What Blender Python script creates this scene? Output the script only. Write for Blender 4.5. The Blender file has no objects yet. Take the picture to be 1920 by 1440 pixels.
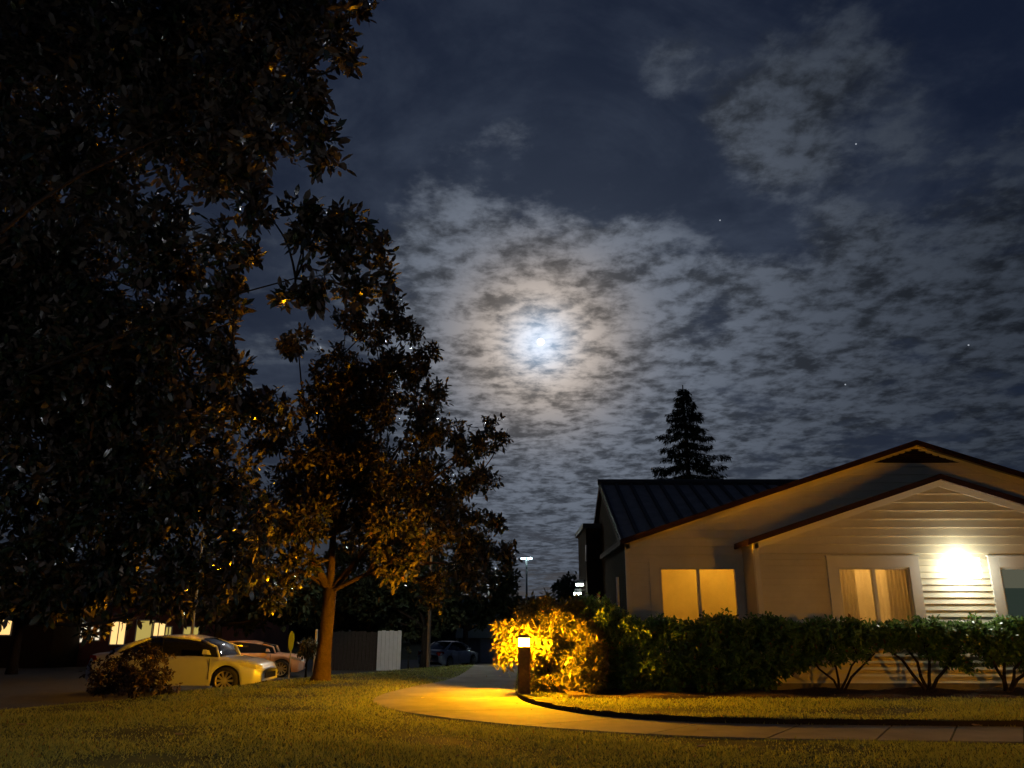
import bpy, math, random
import numpy as np
from mathutils import Vector, Matrix
R = math.radians
rng = np.random.default_rng(7)
random.seed(7)
sc = bpy.context.scene
col = sc.collection

# ------------------------------------------------------------------ camera
FPX, PITCH, EYE = 1470.0, R(16.84), 1.5
CP, SP = math.cos(PITCH), math.sin(PITCH)
cam = bpy.data.cameras.new('camera')
cam.lens = 36 * FPX / 1920; cam.sensor_width = 36; cam.clip_end = 4000; cam.clip_start = .05
camo = bpy.data.objects.new('camera', cam); col.objects.link(camo)
camo.location = (0, 0, EYE); camo.rotation_euler = (R(90) + PITCH, 0, 0)
sc.camera = camo

def ray(px, py):
    u, v = (px - 960) / FPX, (720 - py) / FPX
    return Vector((u, CP - v * SP, SP + v * CP))
def at(px, py, Y):                      # point of that pixel's ray on the upright plane y = Y
    d = ray(px, py); s = Y / d.y
    return Vector((d.x * s, Y, EYE + d.z * s))
def on(px, py, z=0.0):                  # point of that pixel's ray on the ground level z
    d = ray(px, py); s = (z - EYE) / d.z
    return Vector((d.x * s, d.y * s, z))

# ------------------------------------------------------------------ render settings
sc.view_settings.view_transform = 'Standard'; sc.view_settings.look = 'None'
sc.view_settings.exposure = 0; sc.view_settings.gamma = 1
sc.render.engine = 'CYCLES'
sc.cycles.use_denoising = True
sc.cycles.max_bounces = 6; sc.cycles.diffuse_bounces = 3; sc.cycles.glossy_bounces = 3
sc.cycles.transparent_max_bounces = 6
sc.cycles.sample_clamp_indirect = 4

# ------------------------------------------------------------------ world: moonlit sky with a broken cloud layer
MOON = ray(1014, 641).normalized()
w = bpy.data.worlds.new('World'); sc.world = w; w.use_nodes = True
nt = w.node_tree; nt.nodes.clear()
def N(t, **k):
    n = nt.nodes.new(t)
    for a, b in k.items(): setattr(n, a, b)
    return n
def plug(sock, val):
    if hasattr(val, 'is_linked') or isinstance(val, bpy.types.NodeSocket): nt.links.new(val, sock)
    else: sock.default_value = val
def mth(op, a, b=0.0, c=0.0):
    n = N('ShaderNodeMath', operation=op); plug(n.inputs[0], a); plug(n.inputs[1], b); plug(n.inputs[2], c)
    return n.outputs[0]
def vm(op, a, b=(0, 0, 0)):
    n = N('ShaderNodeVectorMath', operation=op); plug(n.inputs[0], a); plug(n.inputs[1], b)
    return n.outputs['Value'] if op == 'DOT_PRODUCT' else n.outputs[0]
def scale(a, f):
    n = N('ShaderNodeVectorMath', operation='SCALE'); plug(n.inputs[0], a); plug(n.inputs[3], f)
    return n.outputs[0]
def sstep(x, a, b):
    n = N('ShaderNodeMapRange', interpolation_type='SMOOTHSTEP'); plug(n.inputs[0], x)
    n.inputs[1].default_value = a; n.inputs[2].default_value = b
    return n.outputs[0]
tc = N('ShaderNodeTexCoord'); D = tc.outputs['Generated']
sep = N('ShaderNodeSeparateXYZ'); nt.links.new(D, sep.inputs[0])
zc = mth('ADD', mth('MAXIMUM', sep.outputs[2], 0.0), 0.12)
comb = N('ShaderNodeCombineXYZ')
nt.links.new(mth('DIVIDE', sep.outputs[0], zc), comb.inputs[0]); nt.links.new(mth('DIVIDE', sep.outputs[1], zc), comb.inputs[1])
P = comb.outputs[0]
def noise(s, detail, rough, dist, off):
    n = N('ShaderNodeTexNoise'); nt.links.new(vm('ADD', P, off), n.inputs['Vector'])
    n.inputs['Scale'].default_value = s; n.inputs['Detail'].default_value = detail
    n.inputs['Roughness'].default_value = rough; n.inputs['Distortion'].default_value = dist
    return n.outputs[0]
def lobe(direction, sig_deg):
    k = 1 / R(sig_deg) ** 2
    m = vm('DOT_PRODUCT', D, tuple(direction))
    return mth('EXPONENT', mth('MULTIPLY', mth('SUBTRACT', m, 1.0), k))
# where the cloud layer is thick and where it has holes
cov = None
for px, py, s, a in [(960, 560, 190, 1.0), (830, 470, 110, .55), (1150, 430, 95, .7), (1330, 505, 85, .75), (1010, 800, 190, .6), (1220, 700, 150, .35), (980, 990, 200, .3),
                     (1225, 130, 50, .78), (1390, 235, 62, 1.0), (1470, 290, 60, .8), (1600, 110, 150, .34), (1780, 210, 100, .3), (1610, 510, 100, .9), (1870, 440, 90, .6),
                     (1445, 588, 40, 1.0), (1540, 700, 120, .65), (1780, 740, 160, .5), (970, 245, 50, .7), (1400, 860, 180, .35), (820, 330, 70, .45), (1850, 600, 80, .4),
                     (900, 110, 190, -1.0), (1110, 275, 100, -.9), (1290, 350, 75, -1.0), (1430, 400, 62, -.9), (1345, 600, 50, -.7), (1500, 500, 42, -.6), (690, 270, 140, -.8), (1890, 50, 100, -.7), (1460, 800, 90, -.3), (1720, 840, 80, -.3), (1720, 370, 80, -.6), (1690, 630, 60, -.4), (1110, 160, 60, -.5)]:
    g = mth('MULTIPLY', lobe(ray(px, py).normalized(), math.degrees(s / FPX)), a)
    cov = g if cov is None else mth('ADD', cov, g)
n1 = noise(3.0, 10, .62, .0, (3.1, 1.7, 0)); n2 = noise(6.5, 9, .62, .1, (8.2, 4.4, 2.0)); n4 = noise(17.0, 7, .6, .2, (2.2, 7.4, 6.0))
base = mth('ADD', mth('ADD', mth('MULTIPLY', n1, .58), mth('MULTIPLY', n2, .32)), mth('MULTIPLY', n4, .10))
dens = sstep(mth('ADD', base, mth('MULTIPLY', cov, .185)), .49, .66)
thick = sstep(mth('ADD', mth('MULTIPLY', n2, .52), mth('MULTIPLY', n4, .48)), .385, .585)      # thin or thick cloud
g1, g2 = lobe(MOON, 11.5), lobe(MOON, 3.4)
mm = vm('DOT_PRODUCT', D, tuple(MOON))
g3 = lobe(MOON, 1.6)
g0 = lobe(MOON, 26)
def rgb(c): return (c[0], c[1], c[2])
lit = vm('ADD', scale((.032, .041, .058), mth('ADD', .30, mth('MULTIPLY', g0, .98))), scale((.114, .126, .150), g1))
lit = vm('ADD', lit, scale((.50, .34, .165), g2))
lit = scale(lit, mth('ADD', .34, mth('MULTIPLY', thick, .86)))
lit = vm('ADD', lit, scale((.10, .34, .64), mth('MULTIPLY', g3, mth('ADD', .7, mth('MULTIPLY', thick, .35)))))
sky = N('ShaderNodeTexSky', sky_type='NISHITA'); sky.sun_disc = False
sky.sun_elevation = R(19.9); sky.sun_rotation = R(2.1); sky.altitude = 100; sky.dust_density = .4
clear = scale(sky.outputs[0], .0016)
clear = vm('ADD', clear, (.0036, .0066, .0195))
veil = sstep(mth('ADD', mth('MULTIPLY', noise(1.9, 8, .62, .6, (5.5, 2.5, 1.0)), .75), mth('MULTIPLY', n2, .25)), .42, .68)
clear = vm('ADD', clear, scale((.017, .021, .028), mth('MULTIPLY', veil, mth('ADD', .25, g0))))
clear = vm('ADD', clear, scale((.02, .028, .04), g1))
clear = vm('ADD', clear, scale((.46, .62, .84), g3))
mix = N('ShaderNodeMix', data_type='VECTOR'); plug(mix.inputs[0], dens); plug(mix.inputs[4], clear); plug(mix.inputs[5], lit)
fin = scale(mix.outputs[1], sstep(sep.outputs[2], -.12, .02))
bg = N('ShaderNodeBackground'); bg.inputs[1].default_value = 1.0
nt.links.new(fin, bg.inputs[0])
wo = N('ShaderNodeOutputWorld'); nt.links.new(bg.outputs[0], wo.inputs[0])
w.cycles.sampling_method = 'MANUAL'; w.cycles.sample_map_resolution = 512

# moonlight
sl = bpy.data.lights.new('moonlight', 'SUN'); sl.energy = .035; sl.angle = R(.6); sl.color = (.85, .92, 1)
slo = bpy.data.objects.new('moonlight', sl); col.objects.link(slo)
slo.rotation_euler = (R(90 - 23.5), 0, R(180 - 2.1))

# ------------------------------------------------------------------ helpers
def wloc(o):
    v = Vector((0, 0, 0))
    while o is not None: v += o.location; o = o.parent
    return v
def tag(o, label=None, cat=None, group=None, kind=None):
    if label: o['label'] = label
    if cat: o['category'] = cat
    if group: o['group'] = group
    if kind: o['kind'] = kind
    return o
def empty(name, loc, label, cat, group=None, rz=0, kind=None):
    o = bpy.data.objects.new(name, None); col.objects.link(o); o.empty_display_size = .2
    o.location = loc; o.rotation_euler = (0, 0, rz)
    return tag(o, label, cat, group, kind)
def link(name, me, mat, parent=None):
    o = bpy.data.objects.new(name, me); col.objects.link(o)
    if mat is not None and not me.materials: me.materials.append(mat)
    if parent is not None: o.parent = parent
    return o
def mesh(name, V, F, mat, parent=None, local=False, smooth=False):
    V = np.asarray(V, float).reshape(-1, 3)
    if parent is not None and not local: V = V - np.array(wloc(parent))
    me = bpy.data.meshes.new(name); me.from_pydata(V.tolist(), [], F); me.update()
    if smooth: me.polygons.foreach_set('use_smooth', [True] * len(me.polygons))
    return link(name, me, mat, parent)
class MB:                                # collects solids that make ONE part
    def __init__(s): s.V = []; s.F = []
    def add(s, V, F):
        k = len(s.V); s.V += [tuple(v) for v in V]; s.F += [tuple(i + k for i in f) for f in F]; return s
    def box(s, x0, x1, y0, y1, z0, z1):
        return s.add([(x0, y0, z0), (x1, y0, z0), (x1, y1, z0), (x0, y1, z0), (x0, y0, z1), (x1, y0, z1), (x1, y1, z1), (x0, y1, z1)],
                     [(3, 2, 1, 0), (4, 5, 6, 7), (0, 1, 5, 4), (1, 2, 6, 5), (2, 3, 7, 6), (3, 0, 4, 7)])
    def prism(s, poly, vec):             # polygon (3-D, CCW seen against vec) pushed along vec
        n = len(poly); a = [Vector(p) for p in poly]; b = [p + Vector(vec) for p in a]
        return s.add(a + b, [tuple(range(n))] + [tuple(range(2 * n - 1, n - 1, -1))] + [((i + 1) % n, i, n + i, n + (i + 1) % n) for i in range(n)])
    def tube(s, pts, rad, seg=8, cap=True):
        pts = [Vector(p) for p in pts]; n = len(pts)
        if not hasattr(rad, '__len__'): rad = [rad] * n
        k = len(s.V); up = Vector((0, 0, 1))
        t0 = (pts[1] - pts[0]).normalized()
        a = t0.cross(up if abs(t0.z) < .9 else Vector((1, 0, 0))).normalized()
        for i, p in enumerate(pts):
            t = (pts[min(i + 1, n - 1)] - pts[max(i - 1, 0)]).normalized()
            a = (a - t * a.dot(t)).normalized(); b = t.cross(a)
            for j in range(seg):
                th = 2 * math.pi * j / seg
                s.V.append(tuple(p + (a * math.cos(th) + b * math.sin(th)) * rad[i]))
        for i in range(n - 1):
            for j in range(seg):
                j2 = (j + 1) % seg
                s.F.append((k + i * seg + j, k + i * seg + j2, k + (i + 1) * seg + j2, k + (i + 1) * seg + j))
        if cap:
            s.F.append(tuple(k + j for j in reversed(range(seg)))); s.F.append(tuple(k + (n - 1) * seg + j for j in range(seg)))
        return s
    def build(s, name, mat, parent=None, local=False, smooth=False):
        return mesh(name, s.V, s.F, mat, parent, local, smooth)

# ------------------------------------------------------------------ materials
MATS = {}
def mat(name, c, rough=.8, spec=.4, metal=0, var=.25, nscale=6, c2=None, bump=0, bscale=40, emit=None, estr=0, coat=0, wear=0):
    if name in MATS: return MATS[name]
    m = bpy.data.materials.new(name); m.use_nodes = True; t = m.node_tree; b = t.nodes['Principled BSDF']
    b.inputs['Roughness'].default_value = rough; b.inputs['Specular IOR Level'].default_value = spec; b.inputs['Metallic'].default_value = metal
    b.inputs['Coat Weight'].default_value = coat; b.inputs['Coat Roughness'].default_value = .08
    co = t.nodes.new('ShaderNodeTexCoord')
    nz = t.nodes.new('ShaderNodeTexNoise'); nz.inputs['Scale'].default_value = nscale; nz.inputs['Detail'].default_value = 6; nz.inputs['Roughness'].default_value = .65
    t.links.new(co.outputs['Object'], nz.inputs['Vector'])
    rp = t.nodes.new('ShaderNodeValToRGB')
    c2 = c2 or tuple(x * (1 - var) for x in c)
    rp.color_ramp.elements[0].position = .32; rp.color_ramp.elements[0].color = (*c2, 1)
    rp.color_ramp.elements[1].position = .68; rp.color_ramp.elements[1].color = (*c, 1)
    t.links.new(nz.outputs[0], rp.inputs[0]); t.links.new(rp.outputs[0], b.inputs['Base Color'])
    if bump:
        n2 = t.nodes.new('ShaderNodeTexNoise'); n2.inputs['Scale'].default_value = bscale; n2.inputs['Detail'].default_value = 5
        t.links.new(co.outputs['Object'], n2.inputs['Vector'])
        bp = t.nodes.new('ShaderNodeBump'); bp.inputs['Strength'].default_value = bump; bp.inputs['Distance'].default_value = .02
        t.links.new(n2.outputs[0], bp.inputs['Height']); t.links.new(bp.outputs[0], b.inputs['Normal'])
    if emit:
        b.inputs['Emission Color'].default_value = (*emit, 1); b.inputs['Emission Strength'].default_value = estr
    MATS[name] = m
    return m
def leafmat(name, c_dark, c_light, under, rough=.34, spec=.5, trans=.0):
    m = bpy.data.materials.new(name); m.use_nodes = True; t = m.node_tree; b = t.nodes['Principled BSDF']
    at_ = t.nodes.new('ShaderNodeAttribute'); at_.attribute_name = 'tint'
    oi = t.nodes.new('ShaderNodeObjectInfo')
    ad = t.nodes.new('ShaderNodeMath'); ad.operation = 'MULTIPLY_ADD'
    t.links.new(oi.outputs['Random'], ad.inputs[0]); ad.inputs[1].default_value = .35; t.links.new(at_.outputs['Fac'], ad.inputs[2])
    fr = t.nodes.new('ShaderNodeMath'); fr.operation = 'FRACT'; t.links.new(ad.outputs[0], fr.inputs[0])
    rp = t.nodes.new('ShaderNodeValToRGB')
    rp.color_ramp.elements[0].color = (*c_dark, 1); rp.color_ramp.elements[1].color = (*c_light, 1); rp.color_ramp.elements[1].position = .9
    e = rp.color_ramp.elements.new(.965); e.color = (*c_light, 1)
    e = rp.color_ramp.elements.new(.975); e.color = (.22, .11, .02, 1)        # an odd yellowed leaf
    t.links.new(fr.outputs[0], rp.inputs[0])
    ge = t.nodes.new('ShaderNodeNewGeometry'); mx = t.nodes.new('ShaderNodeMix'); mx.data_type = 'RGBA'
    t.links.new(ge.outputs['Backfacing'], mx.inputs[0]); t.links.new(rp.outputs[0], mx.inputs[6]); mx.inputs[7].default_value = (*under, 1)
    t.links.new(mx.outputs[2], b.inputs['Base Color'])
    ro = t.nodes.new('ShaderNodeMath'); ro.operation = 'MULTIPLY_ADD'; t.links.new(ge.outputs['Backfacing'], ro.inputs[0]); ro.inputs[1].default_value = .35; ro.inputs[2].default_value = rough
    t.links.new(ro.outputs[0], b.inputs['Roughness']); b.inputs['Specular IOR Level'].default_value = spec
    if 'magnolia' in name or 'hedge' in name:
        b.inputs['Coat Weight'].default_value = .7; b.inputs['Coat Roughness'].default_value = .22
    MATS[name] = m
    return m
SODIUM = (1.0, .405, .003)
m_lawn = mat('lawn_soil', (.09, .095, .03), .95, .1, nscale=1.3, c2=(.035, .04, .014), bump=.5, bscale=30)
m_asph = mat('asphalt', (.055, .055, .058), .85, .3, nscale=2.0, var=.35, bump=.4, bscale=60)
m_conc = mat('concrete', (.18, .17, .15), .9, .25, nscale=1.1, c2=(.105, .10, .088), bump=.25, bscale=45)
m_mulch = mat('mulch', (.11, .075, .05), .95, .1, nscale=30, c2=(.03, .02, .014), bump=1, bscale=35)
m_turfedge = mat('turf_edge', (.03, .022, .012), .95, .1, nscale=18, bump=1, bscale=40)
m_siding = mat('siding_paint', (.70, .64, .46), .6, .35, nscale=.9, var=.20, bump=.06, bscale=18)
m_sidedark = mat('siding_paint_tan', (.50, .42, .27), .65, .3, nscale=1.6, var=.12, bump=.06, bscale=18)
m_trim = mat('trim_paint', (.64, .61, .52), .5, .4, nscale=3, var=.08)
m_fascia = mat('fascia_paint', (.034, .016, .014), .85, .12, nscale=4, var=.3)
m_roof = mat('roof_sheet', (.30, .275, .25), .7, .4, nscale=3, var=.35, bump=.2, bscale=20)
m_batten = mat('roof_batten', (.07, .068, .07), .7, .3, nscale=5)
m_dark = mat('dark_recess', (.012, .012, .012), .9, .1)
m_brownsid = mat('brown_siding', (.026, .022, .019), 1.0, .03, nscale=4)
m_found = mat('foundation_concrete', (.24, .22, .19), .9, .2, nscale=5, bump=.3)
m_frame = mat('window_frame_metal', (.55, .53, .46), .4, .5, nscale=4, var=.1)
m_blackmetal = mat('black_metal', (.03, .027, .024), .5, .5, nscale=10, var=.3)
m_galv = mat('galvanised_metal', (.42, .42, .42), .45, .5, metal=.6, nscale=8)
m_whitepost = mat('white_paint', (.7, .7, .7), .55, .4, nscale=6, var=.15)
m_bark = mat('bark', (.085, .055, .04), .95, .15, nscale=9, c2=(.05, .033, .025), bump=1, bscale=25)
m_barkd = mat('bark_dark', (.035, .026, .021), .95, .1, nscale=9, c2=(.016, .012, .010), bump=1, bscale=25)
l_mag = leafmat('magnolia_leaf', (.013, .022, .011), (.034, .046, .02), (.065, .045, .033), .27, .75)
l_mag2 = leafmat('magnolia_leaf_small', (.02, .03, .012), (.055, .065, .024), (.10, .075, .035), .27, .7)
l_bush = leafmat('bush_leaf', (.055, .062, .02), (.12, .11, .035), (.11, .095, .04), .4, .45)
l_hedge = leafmat('hedge_leaf', (.05, .12, .025), (.15, .29, .06), (.13, .22, .06), .22, .6)
l_dry = leafmat('dry_leaf', (.05, .035, .035), (.11, .075, .065), (.08, .06, .05), .6, .2)
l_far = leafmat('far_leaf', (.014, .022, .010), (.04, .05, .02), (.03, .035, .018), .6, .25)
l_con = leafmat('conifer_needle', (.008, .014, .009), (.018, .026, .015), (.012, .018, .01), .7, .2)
m_grass = leafmat('grass_blade', (.085, .11, .028), (.26, .30, .085), (.28, .31, .09), .65, .15)
def thin(m, frac):
    t = m.node_tree; b = t.nodes['Principled BSDF']; o = t.nodes['Material Output']
    tr = t.nodes.new('ShaderNodeBsdfTranslucent'); mx = t.nodes.new('ShaderNodeMixShader'); mx.inputs[0].default_value = frac
    src = b.inputs['Base Color'].links[0].from_socket
    t.links.new(src, tr.inputs[0]); t.links.new(b.outputs[0], mx.inputs[1]); t.links.new(tr.outputs[0], mx.inputs[2]); t.links.new(mx.outputs[0], o.inputs[0])
thin(m_grass, .5); thin(l_bush, .3); thin(l_hedge, .45)
m_glass = None
def glassmat():
    m = bpy.data.materials.new('window_glass'); m.use_nodes = True; b = m.node_tree.nodes['Principled BSDF']
    b.inputs['Base Color'].default_value = (.9, .95, .92, 1); b.inputs['Roughness'].default_value = .03; b.inputs['Transmission Weight'].default_value = 1
    b.inputs['IOR'].default_value = 1.12
    return m
m_glass = glassmat()
def emis(name, c, s):
    m = bpy.data.materials.new(name); m.use_nodes = True; t = m.node_tree; t.nodes.clear()
    e = t.nodes.new('ShaderNodeEmission'); e.inputs[0].default_value = (*c, 1); e.inputs[1].default_value = s
    o = t.nodes.new('ShaderNodeOutputMaterial'); t.links.new(e.outputs[0], o.inputs[0]); MATS[name] = m
    return m

# ------------------------------------------------------------------ ground
CX = np.array([-60, -12, -9.2, -7.8, -7.0, -5.9, -4.2, -1.5, 1.6, 2.4, 60.])
CY = np.array([9., 12.3, 14.2, 16.4, 19.0, 22.6, 26.0, 30.0, 31.0, 60.0, 60.])
def ground_z(x, y):
    x = np.asarray(x, float); y = np.asarray(y, float)
    yc = np.interp(x, CX, CY)
    s = np.clip((y - yc) / 3.2, 0, 1); s = s * s * (3 - 2 * s)
    za = -.25 - .03 * np.clip(y - 21, 0, 45)
    return s * za
def gz(x, y): return float(ground_z(x, y))
def grid(name, xs, ys, mt, off, mask=None):
    X, Y = np.meshgrid(xs, ys); Z = ground_z(X, Y) + off
    V = np.stack([X, Y, Z], -1).reshape(-1, 3); n = len(xs); F = []
    for j in range(len(ys) - 1):
        for i in range(n - 1):
            if mask is None or mask(.5 * (xs[i] + xs[i + 1]), .5 * (ys[j] + ys[j + 1])):
                F.append((j * n + i, j * n + i + 1, (j + 1) * n + i + 1, (j + 1) * n + i))
    me = bpy.data.meshes.new(name); me.from_pydata(V.tolist(), [], F); me.update(); me.polygons.foreach_set('use_smooth', [True] * len(F))
    return link(name, me, mt)
xs = np.concatenate([[-900, -300, -120, -70], np.arange(-50, 30, .8), [30, 60, 120, 300, 900]])
ys = np.concatenate([[-300, -60, -20, 0], np.arange(3, 70, .8), [72, 90, 140, 300, 1200]])
tag(grid('ground', xs, ys, m_lawn, 0), kind='structure')
tag(grid('parking_asphalt', np.arange(-55, 8, .4), np.arange(12, 70, .4), m_asph, .012,
         lambda x, y: y > np.interp(x, CX, CY) + 2.6 and not (x > 1.6)), kind='structure')

# concrete path, cut into slabs
inner = [on(a, b) for a, b in [(972, 1236), (970, 1258), (968, 1276), (966, 1294), (969, 1307), (985, 1318), (1020, 1328), (1080, 1339), (1160, 1348), (1300, 1356.5), (1500, 1361), (1920, 1365), (2350, 1366)]]
outer = [on(a, b) for a, b in [(902, 1236), (878, 1257), (845, 1274), (780, 1288), (722, 1302), (700, 1317), (745, 1334), (840, 1348), (960, 1361), (1180, 1377), (1440, 1387), (1920, 1394), (2350, 1396)]]
path = empty('path', (0, 0, 0), None, None, kind='structure')
def lerpchain(ch, t):
    i = min(int(t), len(ch) - 2); f = t - i
    # Catmull-Rom for a smooth edge
    p0, p1, p2, p3 = ch[max(i - 1, 0)], ch[i], ch[i + 1], ch[min(i + 2, len(ch) - 1)]
    return .5 * ((2 * p1) + (p2 - p0) * f + (2 * p0 - 5 * p1 + 4 * p2 - p3) * f * f + (3 * p1 - p0 - 3 * p2 + p3) * f ** 3)
cuts = [0, 1.0, 2.0, 3.05, 4.3, 6.2, 8.1, 9.15, 10.0, 10.45, 10.72, 11.0, 11.5, 12.0]
edge_in, edge_out = [], []
for a, b in zip(cuts[:-1], cuts[1:]):
    gp = .014 * (b - a) / max(.2, (.5 * (lerpchain(inner, b) + lerpchain(outer, b)) - .5 * (lerpchain(inner, a) + lerpchain(outer, a))).length)
    ts = np.linspace(a + gp, b - gp, 9)
    pi = [lerpchain(inner, t) for t in ts]; po = [lerpchain(outer, t) for t in ts]
    edge_in += pi; edge_out += po
    mb = MB(); k = len(ts)
    V = [(p.x, p.y, gz(p.x, p.y) + .02) for p in pi] + [(p.x, p.y, gz(p.x, p.y) + .02) for p in po]
    V += [(x, y, z - .12) for x, y, z in V]
    F = [(k + i, k + i + 1, i + 1, i) for i in range(k - 1)]
    F = [tuple(f) for f in F] + [(i, i + 1, 2 * k + i + 1, 2 * k + i) for i in range(k - 1)] + [(k + i + 1, k + i, 3 * k + i, 3 * k + i + 1) for i in range(k - 1)]
    F += [(0, 2 * k, 3 * k, k), (k - 1, 2 * k - 1, 4 * k - 1, 3 * k - 1)]
    mesh('slab', V, F, m_conc, path)
PATH = np.array([(p.x, p.y) for p in edge_in] + [(p.x, p.y) for p in reversed(edge_out)])
def inside(poly, x, y):
    c = np.zeros(len(x), bool); j = len(poly) - 1
    for i in range(len(poly)):
        xi, yi = poly[i]; xj, yj = poly[j]
        c ^= ((yi > y) != (yj > y)) & (x < (xj - xi) * (y - yi) / (yj - yi + 1e-12) + xi)
        j = i
    return c
# raised turf along the inner edge of the path (the lawn strip under the hedge stands a hand above the concrete)
lip = [lerpchain(inner, t) for t in np.linspace(3.0, 12, 70)]
V, F = [], []
for i, p in enumerate(lip):
    h = .02 + .075 * min(1, i / 14)
    j = .012 * math.sin(i * 2.1) + .01 * math.sin(i * 5.3)
    V += [(p.x + .01, p.y + .015 + j, -.02), (p.x + .015, p.y + .045 + j, h + j * .6)]
    F += [(2 * i, 2 * i + 2, 2 * i + 3, 2 * i + 1)] if i < len(lip) - 1 else []
nl = len(V)
V += [(p.x, 16.95, .03) if p.y < 16.6 else (p.x + .4, p.y + .5, .0) for p in lip]
for i in range(len(lip) - 1):
    F.append((2 * i + 1, 2 * i + 3, nl + i + 1, nl + i))
strip = mesh('lawn_strip', V, F, m_lawn); strip['kind'] = 'structure'
me = strip.data; me.materials.append(m_turfedge)
for k_, p in enumerate(me.polygons):
    if k_ < len(lip) - 1: p.material_index = 1
def strip_z(x, y):
    return np.where((y < 16.95) & (x > .8), .095 - .065 * np.clip((y - 13) / 3.9, 0, 1), 0.0)
# mulch bed under the hedge
xs = np.arange(1.1, 14, .12); ys = np.arange(16.6, 18.75, .12)
X, Y = np.meshgrid(xs, ys); Z = .045 + .035 * rng.random(X.shape) + .03 * np.sin(X * 3 + Y)
Z[0] = 0.0
n = len(xs)
mesh('mulch_bed', np.stack([X + .03 * rng.normal(size=X.shape), Y, Z], -1).reshape(-1, 3),
     [(j * n + i, j * n + i + 1, (j + 1) * n + i + 1, (j + 1) * n + i) for j in range(len(ys) - 1) for i in range(n - 1)], m_mulch)['kind'] = 'structure'

# ------------------------------------------------------------------ leaves
LEAF_T = np.array([[0, 0], [.32, -.42], [.32, .42], [.70, -.40], [.70, .40], [1, 0]])     # along, across
LEAF_F = np.array([[0, 1, 2], [1, 3, 4], [1, 4, 2], [3, 5, 4]])
def leaf_mesh(name, mt):
    V = [(a, b * 1.0, -.22 * a * a) for a, b in LEAF_T]
    me = bpy.data.meshes.new(name); me.from_pydata(V, [], LEAF_F.tolist()); me.update()
    me.attributes.new('tint', 'FLOAT', 'POINT').data.foreach_set('value', [.3] * 6)
    me.materials.append(mt)
    return me
def unit(a): return a / (np.linalg.norm(a, axis=-1, keepdims=True) + 1e-9)
def rosettes(pts, dirs, per, L, W, spread=1.0, droop=.15, lo=.55, hi=1.3):
    n = len(pts); B = np.repeat(pts, per, 0); dd = np.repeat(dirs, per, 0)
    ax = unit(dd * .55 + spread * rng.normal(size=B.shape) * .75 - np.array([0, 0, droop]))
    sd = unit(np.cross(ax, rng.normal(size=B.shape) * .5 + np.array([0, 0, 1.0])))
    nm = np.cross(ax, sd); fl = nm[:, 2] < 0
    sd[fl] *= -1; nm[fl] *= -1                       # upper side mostly up
    tw = rng.random(len(B)) < .12; sd[tw] *= -1; nm[tw] *= -1
    s = rng.uniform(lo, hi, len(B))
    B = B + rng.normal(size=B.shape) * L * .25
    return B, ax, sd, nm, L * s, W * s * rng.uniform(.85, 1.15, len(B))
def leaves_to_mesh(name, data, mt, parent):
    B, ax, sd, nm, L, W = data; n = len(B)
    a = LEAF_T[:, 0][None, :, None]; b = LEAF_T[:, 1][None, :, None]
    V = B[:, None] + ax[:, None] * a * L[:, None, None] + sd[:, None] * b * W[:, None, None] - nm[:, None] * (a * a) * .22 * L[:, None, None]
    if parent is not None: V = V - np.array(wloc(parent))
    me = bpy.data.meshes.new(name)
    me.vertices.add(n * 6); me.vertices.foreach_set('co', V.reshape(-1).astype(np.float32))
    Fi = (LEAF_F[None] + (np.arange(n) * 6)[:, None, None]).reshape(-1)
    me.loops.add(len(Fi)); me.loops.foreach_set('vertex_index', Fi.astype(np.int32))
    me.polygons.add(n * 4); me.polygons.foreach_set('loop_start', np.arange(0, n * 12, 3, dtype=np.int32))
    me.update(calc_edges=True)
    me.attributes.new('tint', 'FLOAT', 'POINT').data.foreach_set('value', np.repeat(rng.random(n), 6).astype(np.float32))
    me.polygons.foreach_set('use_smooth', np.ones(n * 4, bool))
    o = link(name, me, mt, parent); o['kind'] = 'stuff'
    return o
def project(B):
    q = B - np.array([0, 0, EYE]); f = q[:, 1] * CP + q[:, 2] * SP; u = -q[:, 1] * SP + q[:, 2] * CP
    return 960 + FPX * q[:, 0] / f, 720 - FPX * u / f, f
def foliage(parent, data, mt, n_single, name='leaf'):
    """the leaves that show largest become single leaf parts, the rest one mass"""
    B, ax, sd, nm, L, W = data
    px, py, f = project(B + ax * L[:, None] * .5)
    vis = (px > 0) & (px < 1920) & (py > 0) & (py < 1440)
    score = np.where(vis, L / f * (.75 + .5 * rng.random(len(B))), 0)
    idx = np.argsort(-score)[:n_single]; keep = np.ones(len(B), bool); keep[idx] = False
    leaves_to_mesh('foliage', tuple(d[keep] for d in data), mt, parent)
    if n_single:
        lm = leaf_mesh(name, mt); o0 = np.array(wloc(parent))
        for i in idx:
            o = bpy.data.objects.new(name, lm); col.objects.link(o); o.parent = parent
            M = Matrix(((*(ax[i] * L[i]),), (*(sd[i] * W[i]),), (*(nm[i] * L[i]),))).transposed().to_4x4()
            M.translation = Vector(B[i] - o0); o.matrix_basis = M
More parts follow.
